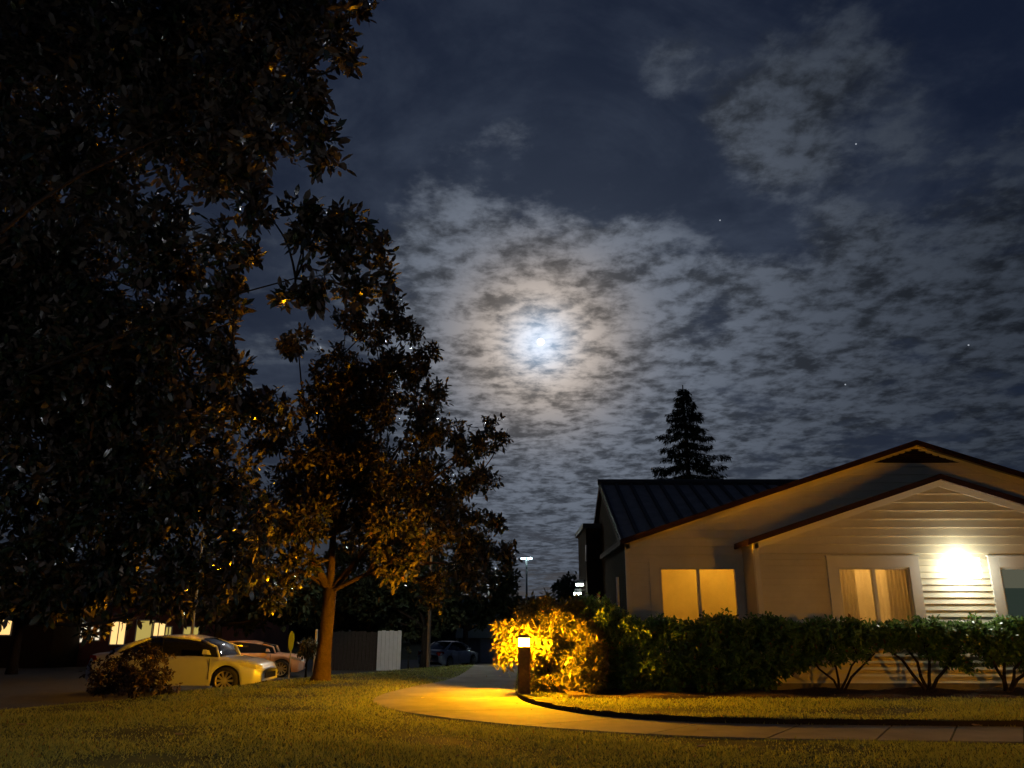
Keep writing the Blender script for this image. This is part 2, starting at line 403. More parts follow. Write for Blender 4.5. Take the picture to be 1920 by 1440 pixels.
def clumps(blobs, per_m2, sub=10, fine=.42):
    """twig points in sub-clumps over each blob: (centre, radius) -> points, outward directions"""
    Pn, Dn = [], []
    for c, r in blobs:
        c = np.array(c); r = np.array(r if hasattr(r, '__len__') else (r, r, r), float)
        k = max(4, int(sub * max(1, r.mean() ** 1.2)))
        u = unit(rng.normal(size=(k, 3))); cs = c + u * r * rng.uniform(.35, .85, (k, 1))
        tot = int(per_m2 * 4 * math.pi * (r.mean() ** 2)) + 6
        which = rng.integers(0, k, tot)
        sr = r.mean() * fine * rng.uniform(.6, 1.25, k)
        v = unit(rng.normal(size=(tot, 3))) * (rng.random((tot, 1)) ** .45)
        p = cs[which] + v * sr[which][:, None] * np.array([1, 1, .8])
        Pn.append(p); Dn.append(unit(unit(v) + unit(p - c) * .8 + np.array([0, 0, .25])))
    return np.concatenate(Pn), np.concatenate(Dn)
def limb(mb, a, b, r0, r1, sag=.0, seg=7, n=6, wob=.06):
    a = Vector(a); b = Vector(b); Ln = (b - a).length; pts, rad = [], []
    off = Vector(rng.normal(size=3)) * wob * Ln
    for i in range(n + 1):
        t = i / n; p = a.lerp(b, t) + off * math.sin(math.pi * t) + Vector((0, 0, -sag * Ln * math.sin(math.pi * t)))
        pts.append(p); rad.append(r0 + (r1 - r0) * t)
    mb.tube(pts, rad, seg)
    return pts

# ------------------------------------------------------------------ the near magnolia (left)
T1 = Vector((-10.6, 13.6, gz(-10.6, 13.6)))
tree1 = empty('magnolia_tree', T1, 'huge dark big-leaved tree filling the upper left of the picture', 'tree', 'big-leaved trees left of the path')
spec1 = [(632, 78, 40, 9.6), (600, 40, 60, 9.8), (655, 15, 40, 9.8), (560, 80, 60, 10), (520, 30, 80, 10), (648, 112, 22, 9.5), (450, 120, 80, 10.4), (580, 180, 34, 9.9), (600, 262, 40, 9.9), (560, 225, 40, 10.1), (612, 310, 26, 9.9), (520, 190, 50, 10.2), (490, 270, 48, 10.4), (430, 215, 70, 10.8),
         (380, 60, 110, 11), (230, 90, 150, 11.5), (60, 80, 130, 11.5), (330, 260, 120, 11.5), (150, 300, 160, 12), (20, 300, 120, 12), (420, 330, 70, 11.4), (480, 385, 45, 11.2), (300, 450, 120, 12.2), (110, 520, 150, 12.8),
         (560, 400, 36, 11.6), (612, 405, 40, 11.6), (660, 420, 40, 11.6), (702, 470, 34, 11.6), (640, 480, 45, 11.8), (570, 460, 40, 11.8), (715, 525, 26, 11.6), (665, 545, 36, 11.9), (590, 540, 40, 12), (545, 560, 26, 12), (430, 480, 60, 12), (420, 565, 50, 12.2),
         (330, 610, 100, 12.8), (440, 680, 60, 13), (200, 680, 140, 13.2), (40, 720, 130, 13.2), (380, 760, 100, 13.6), (240, 850, 130, 13.8), (80, 900, 140, 13.8), (420, 880, 80, 14.2), (340, 970, 110, 14.4), (170, 1010, 120, 14.2), (30, 1050, 100, 14), (470, 980, 60, 14.6), (440, 1065, 60, 14.6), (330, 1085, 60, 14.6), (210, 1105, 55, 14.6), (90, 1115, 55, 14.2), (500, 770, 55, 14), (150, 1142, 18, 14.6), (330, 1135, 22, 14.8), (400, 1130, 26, 14.8), (192, 1172, 9, 14.6), (165, 1182, 8, 14.5), (240, 1160, 9, 14.6)]
blobs = [(at(a, b, d), r * d / FPX) for a, b, r, d in spec1]
blobs += [((-6, 12, 11.5), 2.2), ((-9, 13, 13.5), 2.6), ((-12, 13.5, 12), 2.6), ((-13.5, 14, 8.5), 2.6), ((-13.5, 14, 5), 2.4), ((-11, 15.5, 8), 3.0), ((-8.5, 15.5, 6), 2.2), ((-12.5, 12, 3.2), 1.4), ((-10.5, 12.8, 6.5), 2.4)]
mb = MB()
tk = [T1 + Vector((0, 0, -.1)), T1 + Vector((.05, 0, 1)), T1 + Vector((.0, .1, 4)), T1 + Vector((.2, -.1, 8)), T1 + Vector((.3, 0, 12.5))]
mb.tube(tk, [.45, .36, .3, .2, .06], 12)
def boughs(mb, root, blobs, ends, r0, hfun):
    """main boughs from the trunk to chosen blobs, thin branches from the boughs to every blob"""
    nodes = []
    for i in ends:
        c = Vector(blobs[i][0]); a_ = root(c); Ln = (c - a_).length; k = 12
        off = Vector(rng.normal(size=3)) * .09 * Ln; off2 = Vector(rng.normal(size=3)) * .05 * Ln
        pts = [a_.lerp(c, j / k) + off * math.sin(math.pi * j / k) + off2 * math.sin(2.6 * math.pi * j / k) + Vector((0, 0, hfun * Ln * math.sin(math.pi * j / k))) for j in range(k + 1)]
        mb.tube(pts, [r0 * (1 - .85 * j / k) for j in range(k + 1)], 8); nodes += pts[2:]
    for c, r in blobs:
        c = Vector(c); q = min(nodes, key=lambda n_: (n_ - c).length)
        if (q - c).length > .15: limb(mb, q, c, .022, .009, seg=6, wob=.1)
cs_ = np.array([tuple(c) for c, r in blobs]); ends = [0]
while len(ends) < 13:
    dmin = np.min(np.linalg.norm(cs_[:, None] - cs_[ends][None], axis=2), 1); ends.append(int(dmin.argmax()))
boughs(mb, lambda c: T1 + Vector((.1, 0, max(1.6, min(10.5, c.z - .45 * (Vector((c.x, c.y)) - Vector((T1.x, T1.y))).length)))), blobs, ends, .05, .05)
mb.build('trunk', m_barkd, tree1, smooth=True)
p, d = clumps(blobs, 26, 14, .47)
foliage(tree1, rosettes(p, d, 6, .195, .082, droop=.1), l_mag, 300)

# the second magnolia by the path
T2 = on(601, 1276); T2.z = gz(T2.x, T2.y)
tree2 = empty('magnolia_tree', T2, 'big-leaved tree with a bare forked trunk beside the lit path', 'tree', 'big-leaved trees left of the path')
f2 = at(619, 1104, 22.3)
spec2 = [(735, 590, 34, 22.5), (765, 620, 34, 22.5), (700, 620, 44, 22.4), (650, 600, 40, 22.4), (800, 660, 24, 22.4), (780, 690, 38, 22.5), (720, 700, 60, 22.6), (640, 690, 60, 22.5), (560, 640, 44, 22.4), (815, 735, 26, 22.5), (790, 770, 45, 22.5), (700, 790, 80, 22.4), (600, 780, 70, 22.2), (835, 812, 40, 22.2), (800, 850, 60, 22.2), (880, 850, 30, 21.8), (918, 800, 22, 21.8), (905, 838, 30, 21.8), (940, 825, 18, 21.8),
         (890, 905, 40, 22), (840, 930, 60, 22), (760, 920, 70, 21.6), (680, 900, 80, 22), (590, 890, 70, 21.4), (520, 830, 50, 22), (930, 985, 24, 22.3), (900, 1000, 50, 22.3), (830, 1020, 70, 21.4), (750, 1010, 60, 21), (950, 1050, 30, 22.5), (900, 1075, 50, 22.5), (830, 1100, 45, 22), (745, 1060, 45, 21), (590, 960, 55, 21.2), (530, 980, 60, 21.6), (480, 1040, 50, 22), (560, 1050, 40, 21.6), (510, 1100, 45, 22.2), (690, 980, 50, 21.8)]
blobs2 = [(at(a, b, d), r * d / FPX) for a, b, r, d in spec2]
blobs2 += [((-5.2, 24, 6.5), 1.6), ((-4.2, 24.3, 4.8), 1.5), ((-6.6, 24, 5), 1.5), ((-5.0, 23.6, 8.3), 1.2)]
mb = MB()
mb.tube([T2 + Vector((0, 0, -.1)), T2 + Vector((.02, 0, .15)), T2 + Vector((.04, 0, .7)), T2.lerp(f2, .5) + Vector((.02, 0, 0)), f2], [.34, .25, .2, .18, .185], 12)
ends = [at(583, 1042, 21.9), at(672, 1048, 22.1), at(690, 1075, 21.6), at(625, 1000, 22.6), at(565, 1070, 22.2)]
for e, r in zip(ends, [.13, .11, .07, .12, .06]): limb(mb, f2 - Vector((0, 0, .08)), e, r, r * .75, wob=.05, seg=9)
for c, r in blobs2:
    c = Vector(c); e = min(ends, key=lambda q: (q - c).length + max(0, q.z - c.z) * .5)
    limb(mb, e, c, .03 + .03 * r, .012, wob=.07)
mb.build('trunk', m_bark, tree2, smooth=True)
p, d = clumps(blobs2, 25, 10, .5)
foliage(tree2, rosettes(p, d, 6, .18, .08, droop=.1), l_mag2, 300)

# ------------------------------------------------------------------ house
YF, YR, YB = 18.8, 19.85, 24.3
H = empty('house', (7.5, YF, 0), 'single-storey tan house with two stepped gables behind the hedge', 'house')
def pl(x, Y, z): return Vector((x, Y, z))
# key points
fc = at(1421, 1100, YF).x                               # front gable's left corner
fpk = at(1757, 899, YF); frx = 2 * fpk.x - fc           # ridge and right corner
fez = at(1421, 1016, YF).z                              # wall height at the corner
rc = at(1176, 1100, YR).x; rpk = at(1712, 836, YR); rrx = 2 * rpk.x - rc; rez = at(1176, 1018, YR).z
fs = (fpk.z - fez) / (fpk.x - fc); rs = (rpk.z - rez) / (rpk.x - rc)
def win_rect(px0, px1, py0, Y, hgt):
    a, b = at(px0, py0, Y), at(px1, py0, Y)
    return (a.x, b.x, a.z - hgt, a.z)
w1 = win_rect(1569, 1703, 1064, YF, 1.45)
w2 = win_rect(1872, 2010, 1064, YF, 1.45)
w3 = win_rect(1236, 1380, 1064, YR, 1.5)
def cut(x0, x1, z0, z1, wins):
    iv = [(x0, x1)]
    for a, b, c, d in wins:
        if z1 > c - .005 and z0 < d + .005:
            nx = []
            for p, q in iv:
                if b <= p or a >= q: nx.append((p, q)); continue
                if a > p: nx.append((p, a))
                if b < q: nx.append((b, q))
            iv = nx
    return iv
def gable_wall(name, Y, xl, xr, xpk, ze, zpk, wins, msid, zb, zsplit, w_low, w_up, board_name='board'):
    s = (zpk - ze) / (xpk - xl); core = MB()
    zs = sorted({zb, ze} | {c for w_ in wins for c in (w_[2], w_[3])})
    for z0, z1 in zip(zs[:-1], zs[1:]):
        for a, b in cut(xl, xr, z0, z1, [(w_[0], w_[1], w_[2] + .01, w_[3] - .01) for w_ in wins]): core.box(a, b, Y + .03, Y + .16, z0, z1)
    core.prism([(xl, Y + .03, ze), (xr, Y + .03, ze), (xpk, Y + .03, zpk)], (0, .13, 0))
    wall = core.build(name, m_sidedark, H)
    z = zb
    while z < zpk - .06:
        h = w_low if z < zsplit - .02 else w_up
        z1 = min(z + h, zpk - .01)
        def lim(zz): return (xl, xr) if zz <= ze else (xl + (zz - ze) / s, xr - (zz - ze) / s)
        for a, b in cut(xl, xr, z, z1, wins):
            a0, b0 = max(a, lim(z)[0]), min(b, lim(z)[1]); a1, b1 = max(a, lim(z1)[0]), min(b, lim(z1)[1])
            if b0 - a0 < .05: continue
            if b1 <= a1: a1 = b1 = (a1 + b1) / 2; b1 += .01
            j = .0015 * rng.normal()
            yb, yt = Y - .03 + j, Y + .014
            MB().add([(a0, yb, z), (b0, yb, z), (b1, yt, z1), (a1, yt, z1), (a0, Y + .028, z), (b0, Y + .028, z), (b1, Y + .028, z1), (a1, Y + .028, z1)],
                     [(0, 1, 2, 3), (4, 0, 3, 7), (1, 5, 6, 2), (4, 5, 1, 0), (3, 2, 6, 7)]).build(board_name, msid, wall)
        z = z1
    return wall, s
zhead = w1[3] + .26
fwall, _ = gable_wall('front_wall', YF, fc, frx, fpk.x, fez, fpk.z, [w1, w2], m_siding, .17, zhead, .143, .2)
rwall, _ = gable_wall('rear_wall', YR, rc, rrx, rpk.x, rez, rpk.z, [w3], m_siding, .17, 2.9, .143, .2)
MB().box(fc + .02, frx - .02, YF + .04, YF + .2, -.1, .17).build('foundation', m_found, H)
MB().box(rc + .02, fc + .1, YR + .04, YR + .2, -.1, .17).build('foundation', m_found, H)
# corner boards, side walls, frieze boards
MB().box(fc - .02, fc + .09, YF - .03, YF + .028, .15, fez - .02).box(fc - .025, fc - .002, YF - .027, YF + .1, .15, fez - .02).build('corner_board', m_trim, H)
MB().box(rc - .02, rc + .10, YR - .03, YR + .028, .15, rez - .02).build('corner_board', m_siding, H)
MB().box(fc, fc + .14, YF + .165, YR + .02, .0, fez + .05).build('side_wall', m_sidedark, H)
for Y, xl, xp, xr, ze, zp, nm_ in [(YF, fc, fpk.x, frx, fez, fpk.z, m_trim), (YR, rc, rpk.x, rrx, rez, rpk.z, m_siding)]:
    for sx, xe in ((1, xl), (-1, xr)):
        h = .17
        MB().prism([(xe, Y - .03, ze - h), (xp, Y - .03, zp - h), (xp, Y - .03, zp - .005), (xe, Y - .03, ze - .005)] if sx > 0 else
                   [(xp, Y - .031, zp - h), (xe, Y - .031, ze - h), (xe, Y - .031, ze - .005), (xp, Y - .031, zp - .005)], (0, .03, 0)).build('frieze_board', nm_, H)
# gable roofs
def gable_roof(Yf, Yb, xl, xp, xr, ze, zp, ov, th=.09):
    s = (zp - ze) / (xp - xl); roof = None
    for sg, xe in ((1, xl), (-1, xr)):
        x0 = xe - sg * ov; z0 = ze - s * ov
        poly = [(x0, Yf, z0 + .005), (xp, Yf, zp + .005), (xp, Yf, zp + th), (x0, Yf, z0 + th)]
        if sg < 0: poly = poly[::-1]
        o = MB().prism(poly, (0, Yb - Yf, 0)).build('roof', m_roof, H)
        fp = [(x0 - sg * .015, Yf - .03, z0 - .03), (xp, Yf - .03, zp - .03), (xp, Yf - .03, zp + th + .02), (x0 - sg * .015, Yf - .03, z0 + th + .02)]
        if sg < 0: fp = fp[::-1]
        MB().prism(fp, (0, .028, 0)).build('fascia', m_fascia, o)
        MB().box(min(x0, x0 - sg * .03), max(x0, x0 - sg * .03), Yf, Yb, z0 - .03, z0 + th + .01).build('eave_fascia', m_fascia, o)
        roof = o
    return s
gable_roof(YF - .16, YR + 3.2, fc, fpk.x, frx, fez, fpk.z, .16)
gable_roof(YR - .2, YB, rc, rpk.x, rrx, rez, rpk.z, .13)
# gable vent
vz1 = at(1712, 841, YR).z; vz0 = at(1712, 868, YR).z; vh = vz1 - vz0; vw = vh / rs * .95
vent = MB().prism([(rpk.x - vw, YR - .045, vz0), (rpk.x + vw, YR - .045, vz0), (rpk.x, YR - .045, vz1 - .04)], (0, .06, 0)).build('gable_vent', m_dark, H)
for i in range(6):
    z = vz0 + .02 + i * vh / 6.5; hw = vw * (1 - (z - vz0) / vh) - .1
    if hw > .08: MB().add([(rpk.x - hw, YR - .07, z), (rpk.x + hw, YR - .07, z), (rpk.x + hw, YR - .048, z + .04), (rpk.x - hw, YR - .048, z + .04)], [(0, 1, 2, 3)]).build('slat', m_fascia, vent)
# main roof: ridge along x, slope with battens facing the camera
rz = at(1134, 908, YB).z; rx0 = at(1134, 908, YB).x; ex0 = rc - .12
zE = rez + .03; yE = YR + .1; msl = (rz - zE) / (YB - yE)
x0r = min(rx0, ex0); x1r = 24
main = MB().add([(x0r, yE, zE), (x1r, yE, zE), (x1r, YB, rz), (x0r, YB, rz), (x0r, 2 * YB - yE, zE), (x1r, 2 * YB - yE, zE),
                 (x0r, yE, zE - .16), (x1r, yE, zE - .16), (x1r, YB, rz - .16), (x0r, YB, rz - .16), (x0r, 2 * YB - yE, zE - .16), (x1r, 2 * YB - yE, zE - .16)],
                [(0, 1, 2, 3), (3, 2, 5, 4), (7, 6, 9, 8), (8, 9, 10, 11), (6, 0, 3, 9), (9, 3, 4, 10), (6, 7, 1, 0), (2, 1, 7, 8), (5, 2, 8, 11), (4, 5, 11, 10)]).build('roof', m_roof, H)
main.data.materials.append(m_fascia)
for p_ in main.data.polygons:
    if p_.index > 1: p_.material_index = 1
k = 0; x = x0r + .02
while x < 9.4:
    wv = .09
    MB().add([(x, yE - .01, zE), (x + wv, yE - .01, zE), (x + wv, YB, rz), (x, YB, rz), (x, yE - .01, zE + .07), (x + wv, yE - .01, zE + .07), (x + wv, YB, rz + .07), (x, YB, rz + .07)],
             [(4, 5, 6, 7), (0, 1, 5, 4), (1, 2, 6, 5), (3, 0, 4, 7)]).build('batten', m_batten, main)
    x += .46; k += 1
MB().tube([(x0r - .03, YB, rz + .06), (x1r, YB, rz + .06)], .1, 8).build('ridge_cap', m_batten, main)
# left gable end under the main roof, with the small bump-out behind it
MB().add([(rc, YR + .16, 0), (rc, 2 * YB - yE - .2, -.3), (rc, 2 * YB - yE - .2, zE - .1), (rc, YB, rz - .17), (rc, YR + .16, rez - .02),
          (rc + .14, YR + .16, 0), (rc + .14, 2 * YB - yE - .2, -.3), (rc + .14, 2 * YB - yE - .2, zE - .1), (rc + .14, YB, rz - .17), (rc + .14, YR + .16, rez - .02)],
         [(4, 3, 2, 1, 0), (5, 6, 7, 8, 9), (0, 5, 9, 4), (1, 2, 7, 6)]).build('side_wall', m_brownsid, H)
YX = 25.2; bx0 = at(1100, 1060, YX).x; bz = at(1110, 982, YX).z
bump = MB().box(bx0, rc - .005, YX, YX + 3, -.5, bz - .15).build('bump_out', m_brownsid, H)
MB().box(bx0 - .1, rc - .01, YX - .12, YX + 3.1, bz - .148, bz).build('bump_out_roof', m_batten, bump)
MB().tube([at(1099, 1022, YX - .14), at(1099, 1052, YX - .14)], .03, 8).build('downspout', m_galv, bump)
# windows
def cloth_mat(name, c, tr):
    m = mat(name, c, .9, .1, nscale=5, var=.10); t = m.node_tree; b_ = t.nodes['Principled BSDF']; o_ = t.nodes['Material Output']
    tl = t.nodes.new('ShaderNodeBsdfTranslucent'); mx = t.nodes.new('ShaderNodeMixShader'); mx.inputs[0].default_value = tr
    t.links.new(b_.inputs['Base Color'].links[0].from_socket, tl.inputs[0])
    t.links.new(b_.outputs[0], mx.inputs[1]); t.links.new(tl.outputs[0], mx.inputs[2]); t.links.new(mx.outputs[0], o_.inputs[0])
    return m
curt_hi = cloth_mat('curtain_cloth', (.78, .72, .60), .75); curt_lo = cloth_mat('curtain_cloth_lined', (.66, .60, .49), .70); blind_or = cloth_mat('blind_cloth', (.72, .62, .36), .7)
m_room = mat('room_plaster', (.6, .55, .45), .9, .1, nscale=2, var=.1)
def room(wr, Y, color, strength, dx=0.):
    x0, x1, z0, z1 = wr; a, b, d, zb, zt = x0 - .4, x1 + .4, Y + .95, z0 - .6, z1 + .35; yf = Y + .162
    V = [(a, yf, zb), (b, yf, zb), (b, d, zb), (a, d, zb), (a, yf, zt), (b, yf, zt), (b, d, zt), (a, d, zt)]
    r_ = mesh('room', V, [(0, 1, 2, 3), (7, 6, 5, 4), (1, 5, 6, 2), (2, 6, 7, 3), (3, 7, 4, 0)], m_room, H)
    xm = (x0 + x1) / 2 + dx
    MB().box(xm - .16, xm + .16, Y + .55, Y + .8, zt - .12, zt - .02).build('ceiling_lamp', emis('ceiling_lamp_%d' % int(Y * 10), color, strength), r_)
m_blind = mat('roller_blind', (.32, .34, .29), .8, .2, nscale=3, var=.15)
def window(name, wr, Y, trim, kind, mtrim):
    x0, x1, z0, z1 = wr
    wn = (MB().box(x0 - .02, x1 + .02, Y + .061, Y + .1, z0 - .03, z0 - .002) if kind != 'dark' else MB().box(x0 - .03, x1 + .03, Y + .165, Y + .2, z0 - .03, z1 + .03)).build(name, m_trim if kind != 'dark' else m_dark, H)
    t = trim; pr = .05
    if t:
        tr = MB(); tr.box(x0 - t, x0, Y - pr, Y + .028, z0 - t, z1 + t); tr.box(x1, x1 + t, Y - pr, Y + .028, z0 - t, z1 + t)
        tr.box(x0, x1, Y - pr - .002, Y + .028, z1, z1 + t); tr.box(x0, x1, Y - pr - .002, Y + .028, z0 - t, z0)
        tr.box(x0 - t - .02, x1 + t + .02, Y - pr - .03, Y - .003, z1 + t + .001, z1 + t + .035)
        tr.build('casing', mtrim, wn)
    f = .045; xm = (x0 + x1) / 2
    fr = MB(); yf = Y - .015
    fr.box(x0, x0 + f, yf, Y + .09, z0, z1); fr.box(x1 - f, x1, yf, Y + .09, z0, z1); fr.box(x0 + f, x1 - f, yf + .002, Y + .09, z1 - f, z1); fr.box(x0 + f, x1 - f, yf + .002, Y + .09, z0, z0 + f)
    fr.build('frame', m_frame, wn)
    MB().box(xm - .035, xm + .035, yf - .006, Y + .088, z0 + f, z1 - f).build('mullion', m_frame, wn)
    for a, b, yy in ((x0 + f, xm - .035, Y + .03), (xm + .035, x1 - f, Y + .05)):
        MB().box(a, b, yy, yy + .006, z0 + f, z1 - f).build('pane', m_glass, wn)
    def cloth(a, b, mt, yy, nm_, folds=18, amp=.012):
        V, F = [], []; nn = 60
        for i in range(nn + 1):
            xx = a + (b - a) * i / nn; yv = yy + amp * math.sin(i / nn * folds * math.pi)
            V += [(xx, yv, z0), (xx, yv, z1)]
            if i < nn: F.append((2 * i, 2 * i + 2, 2 * i + 3, 2 * i + 1))
        mesh(nm_, V, F, mt, wn, smooth=True)
    if kind == 'curtain':
        wd = x1 - x0
        cloth(x0, x1, curt_hi, Y + .15, 'curtain', 22, .012); room(wr, Y, (1.0, .52, .13), 175)
        cloth(x0, x0 + wd * .27, curt_lo, Y + .12, 'curtain', 9, .014); cloth(x1 - wd * .30, x1, curt_lo, Y + .12, 'curtain', 11, .014)
    elif kind == 'blind':
        cloth(x0, xm, blind_or, Y + .13, 'blind', 1, .003); cloth(xm, x1, blind_or, Y + .135, 'blind', 1, .003); room(wr, Y, (1.0, .47, .05), 245, .25)
    else:
        cloth(x0, x1, emis('painted_curtain_glow', (.75, 1.0, .8), .035), Y + .14, 'curtain', 8, .01)  # emissive cloth stands in for reflections and faint light in the unlit window
        MB().box(x0, x1, Y + .10, Y + .105, z0 + .68 * (z1 - z0), z1).build('blind', emis('painted_blind_glow', (1.0, .95, .68), .10), wn)  # blind given its own glow in place of light reflected by the pane
    return wn
window('window', w1, YF, .235, 'curtain', m_trim)
window('window', w2, YF, .235, 'dark', m_trim)
window('window', w3, YR, .0, 'blind', m_sidedark)
MB().box(w3[0] - .25, w3[1] + .2, YR - .035, YR - .013, w3[3], w3[3] + .24).box(w3[0] - .25, w3[0] - .002, YR - .035, YR - .013, w3[2] - .2, w3[3]).box(w3[1] + .002, w3[1] + .13, YR - .035, YR - .013, w3[2] - .2, w3[3]).build('window_casing', m_siding, H)

# wall lamp
lx = at(1799, 1067, YF).x; lz = at(1799, 1067, YF).z; hw, hh = .25, .235
WL = empty('wall_lamp', (lx, YF - .02, lz), 'square white wall lamp glowing between the two front windows', 'lamp')
lampw = emis('lamp_diffuser_white', (1.0, .98, .84), 27)
MB().box(lx - .09, lx + .09, YF - .06, YF - .022, lz - .12, lz + .12).box(lx - .03, lx + .03, YF - .2, YF - .061, lz - .03, lz + .03).build('bracket', m_blackmetal, WL)
MB().box(lx - hw + .015, lx + hw - .015, YF - .46, YF - .2, lz - hh + .015, lz + hh - .015).build('diffuser', lampw, WL)
fr = MB()
for sx in (-1, 1):
    fr.box(lx + sx * (hw - .03) - .007, lx + sx * (hw - .03) + .007, YF - .47, YF - .455, lz - hh, lz + hh)
for sz in (-1, 1):
    fr.box(lx - hw + .02, lx + hw - .02, YF - .469, YF - .456, lz + sz * (hh - .03) - .007, lz + sz * (hh - .03) + .007)
fr.build('frame', m_blackmetal, WL)
# pipe post at the house corner
pp = at(1160, 1150, 19.6); 
post = MB().tube([(pp.x, 19.6, 0), (pp.x, 19.6, at(1158, 1082, 19.6).z)], .035, 10).build('standpipe', m_galv)
tag(post, 'thin upright metal pipe standing at the dark left corner of the house', 'pipe')
# security lamps on the bump-out side
for (px, py), lab in zip([(1088, 1092), (1084, 1109)], ['upper of two bright security lamps on the left side of the house', 'lower of two bright security lamps on the left side of the house']):
    q = at(px, py, YX + .3)
    s_ = empty('security_lamp', q, lab, 'lamp', 'security lamps on the house')
    MB().box(q.x + .03, bx0 - .002, q.y - .03, q.y + .03, q.z + .02, q.z + .07).build('bracket', m_blackmetal, s_)
    MB().add([(q.x - .14, q.y - .1, q.z - .04), (q.x + .10, q.y - .1, q.z - .04), (q.x + .10, q.y + .1, q.z - .04), (q.x - .14, q.y + .1, q.z - .04),
              (q.x - .10, q.y - .07, q.z + .08), (q.x + .10, q.y - .07, q.z + .08), (q.x + .10, q.y + .07, q.z + .08), (q.x - .10, q.y + .07, q.z + .08)],
             [(4, 5, 6, 7), (0, 1, 5, 4), (1, 2, 6, 5), (2, 3, 7, 6), (3, 0, 4, 7)]).build('housing', m_galv, s_)
    MB().box(q.x - .13, q.x + .09, q.y - .11, q.y + .09, q.z - .1, q.z - .041).build('lens', MATS.get('lamp_security') or emis('lamp_security', (.85, 1.0, .85), 18), s_)

# ------------------------------------------------------------------ bollard lamps along the path
sod = emis('lamp_sodium', SODIUM, 6000)
def bollard(base, label, estr_mat):
    b = empty('bollard_lamp', base, label, 'bollard lamp', 'bollard lamps along the path')
    def ring(r, z, ch=.3): 
        c = r * ch
        return [(x, y, z) for x, y in [(-r, -r + c), (-r + c, -r), (r - c, -r), (r, -r + c), (r, r - c), (r - c, r), (-r + c, r), (-r, r - c)]]
    def stack(rings, name, m_):
        V = [v for r_ in rings for v in r_]; F = [tuple(range(7, -1, -1)), tuple(range(8 * (len(rings) - 1), 8 * len(rings)))]
        for i in range(len(rings) - 1):
            F += [(8 * i + j, 8 * i + (j + 1) % 8, 8 * i + 8 + (j + 1) % 8, 8 * i + 8 + j) for j in range(8)]
        return mesh(name, V, F, m_, b, local=True)
    stack([ring(.19, -.05), ring(.19, .03), ring(.17, .04)], 'base_plate', m_conc)
    stack([ring(.132, .04, .2), ring(.132, .98, .2), ring(.125, .99, .2)], 'post', mat('bollard_wood', (.07, .045, .03), .8, .3, nscale=14, var=.5, bump=.6, bscale=30))
    stack([ring(.112, .991), ring(.112, 1.15)], 'lens', estr_mat)
    stack([ring(.185, 1.151), ring(.185, 1.175), ring(.07, 1.22)], 'cap', m_blackmetal)
    return b
B1 = on(983, 1304); B1.z = 0
bollard(B1, 'square bollard lamp glowing orange at the bend of the path', sod)
bollard((11.2, 10.4, 0), 'square bollard lamp further along the path past the right edge', emis('lamp_sodium_right', SODIUM, 1000))

# ------------------------------------------------------------------ bush and hedge
def shrub(name, base, blobs, label, lm, L, W, dens_, per, single, stems, bark, group=None, cat='shrub', sub=9, fine=.5):
    e = empty(name, base, label, cat, group)
    mb = MB()
    for pts, r in stems: mb.tube(pts, [r * (1 - .45 * i / (len(pts) - 1)) for i in range(len(pts))], 7)
    for c, r in blobs:
        c = Vector(c); src = min((Vector(pts[-1]) for pts, _ in stems), key=lambda q: (q - c).length)
        limb(mb, src, c, .014, .006, seg=5, n=4)
    mb.build('stem', bark, e, smooth=True)
    p, d = clumps(blobs, dens_, sub, fine)
    ok = p[:, 2] > .05
    foliage(e, rosettes(p[ok], d[ok], per, L, W), lm, single)
    return e
def stems_at(base, n, h, spread, r):
    out = []
    for i in range(n):
        a = 2 * math.pi * i / n + rng.uniform(-.3, .3); b = Vector(base)
        out.append(([b + Vector((.05 * math.cos(a), .05 * math.sin(a), -.05)), b + Vector((spread * .35 * math.cos(a), spread * .3 * math.sin(a), h * .5)), b + Vector((spread * math.cos(a), spread * .6 * math.sin(a), h))], r))
    return out
# the bush lit by the bollard
YS = 18.72
bsp = [(1030, 1165, 45), (985, 1165, 40), (960, 1195, 30), (955, 1235, 22), (1010, 1215, 50), (1070, 1190, 50), (1085, 1240, 45), (1040, 1265, 42), (1100, 1280, 28), (1010, 1280, 28), (1060, 1150, 30), (1110, 1200, 30), (995, 1140, 20), (1030, 1135, 22), (945, 1215, 15), (1075, 1145, 26), (1110, 1150, 24), (940, 1180, 14)]
bb = [(at(1108, 1235, 17.85), .40), (at(1106, 1280, 17.85), .32), (at(1088, 1250, 18.15), .42), (at(1105, 1205, 18.25), .42), (at(1090, 1285, 18.1), .3)] + [(at(a, b, YS + (.35 if a > 1090 else 0)), r * YS / FPX * .95) for a, b, r in bsp]
cb = Vector((at(1040, 1300, YS).x, YS, 0))
shrub('bush', cb, bb, 'rounded bush lit bright orange right behind the bollard lamp', l_bush, .14, .048, 75, 7, 300, stems_at(cb, 6, .7, .5, .03), m_barkd, sub=10)
YH = 18.1
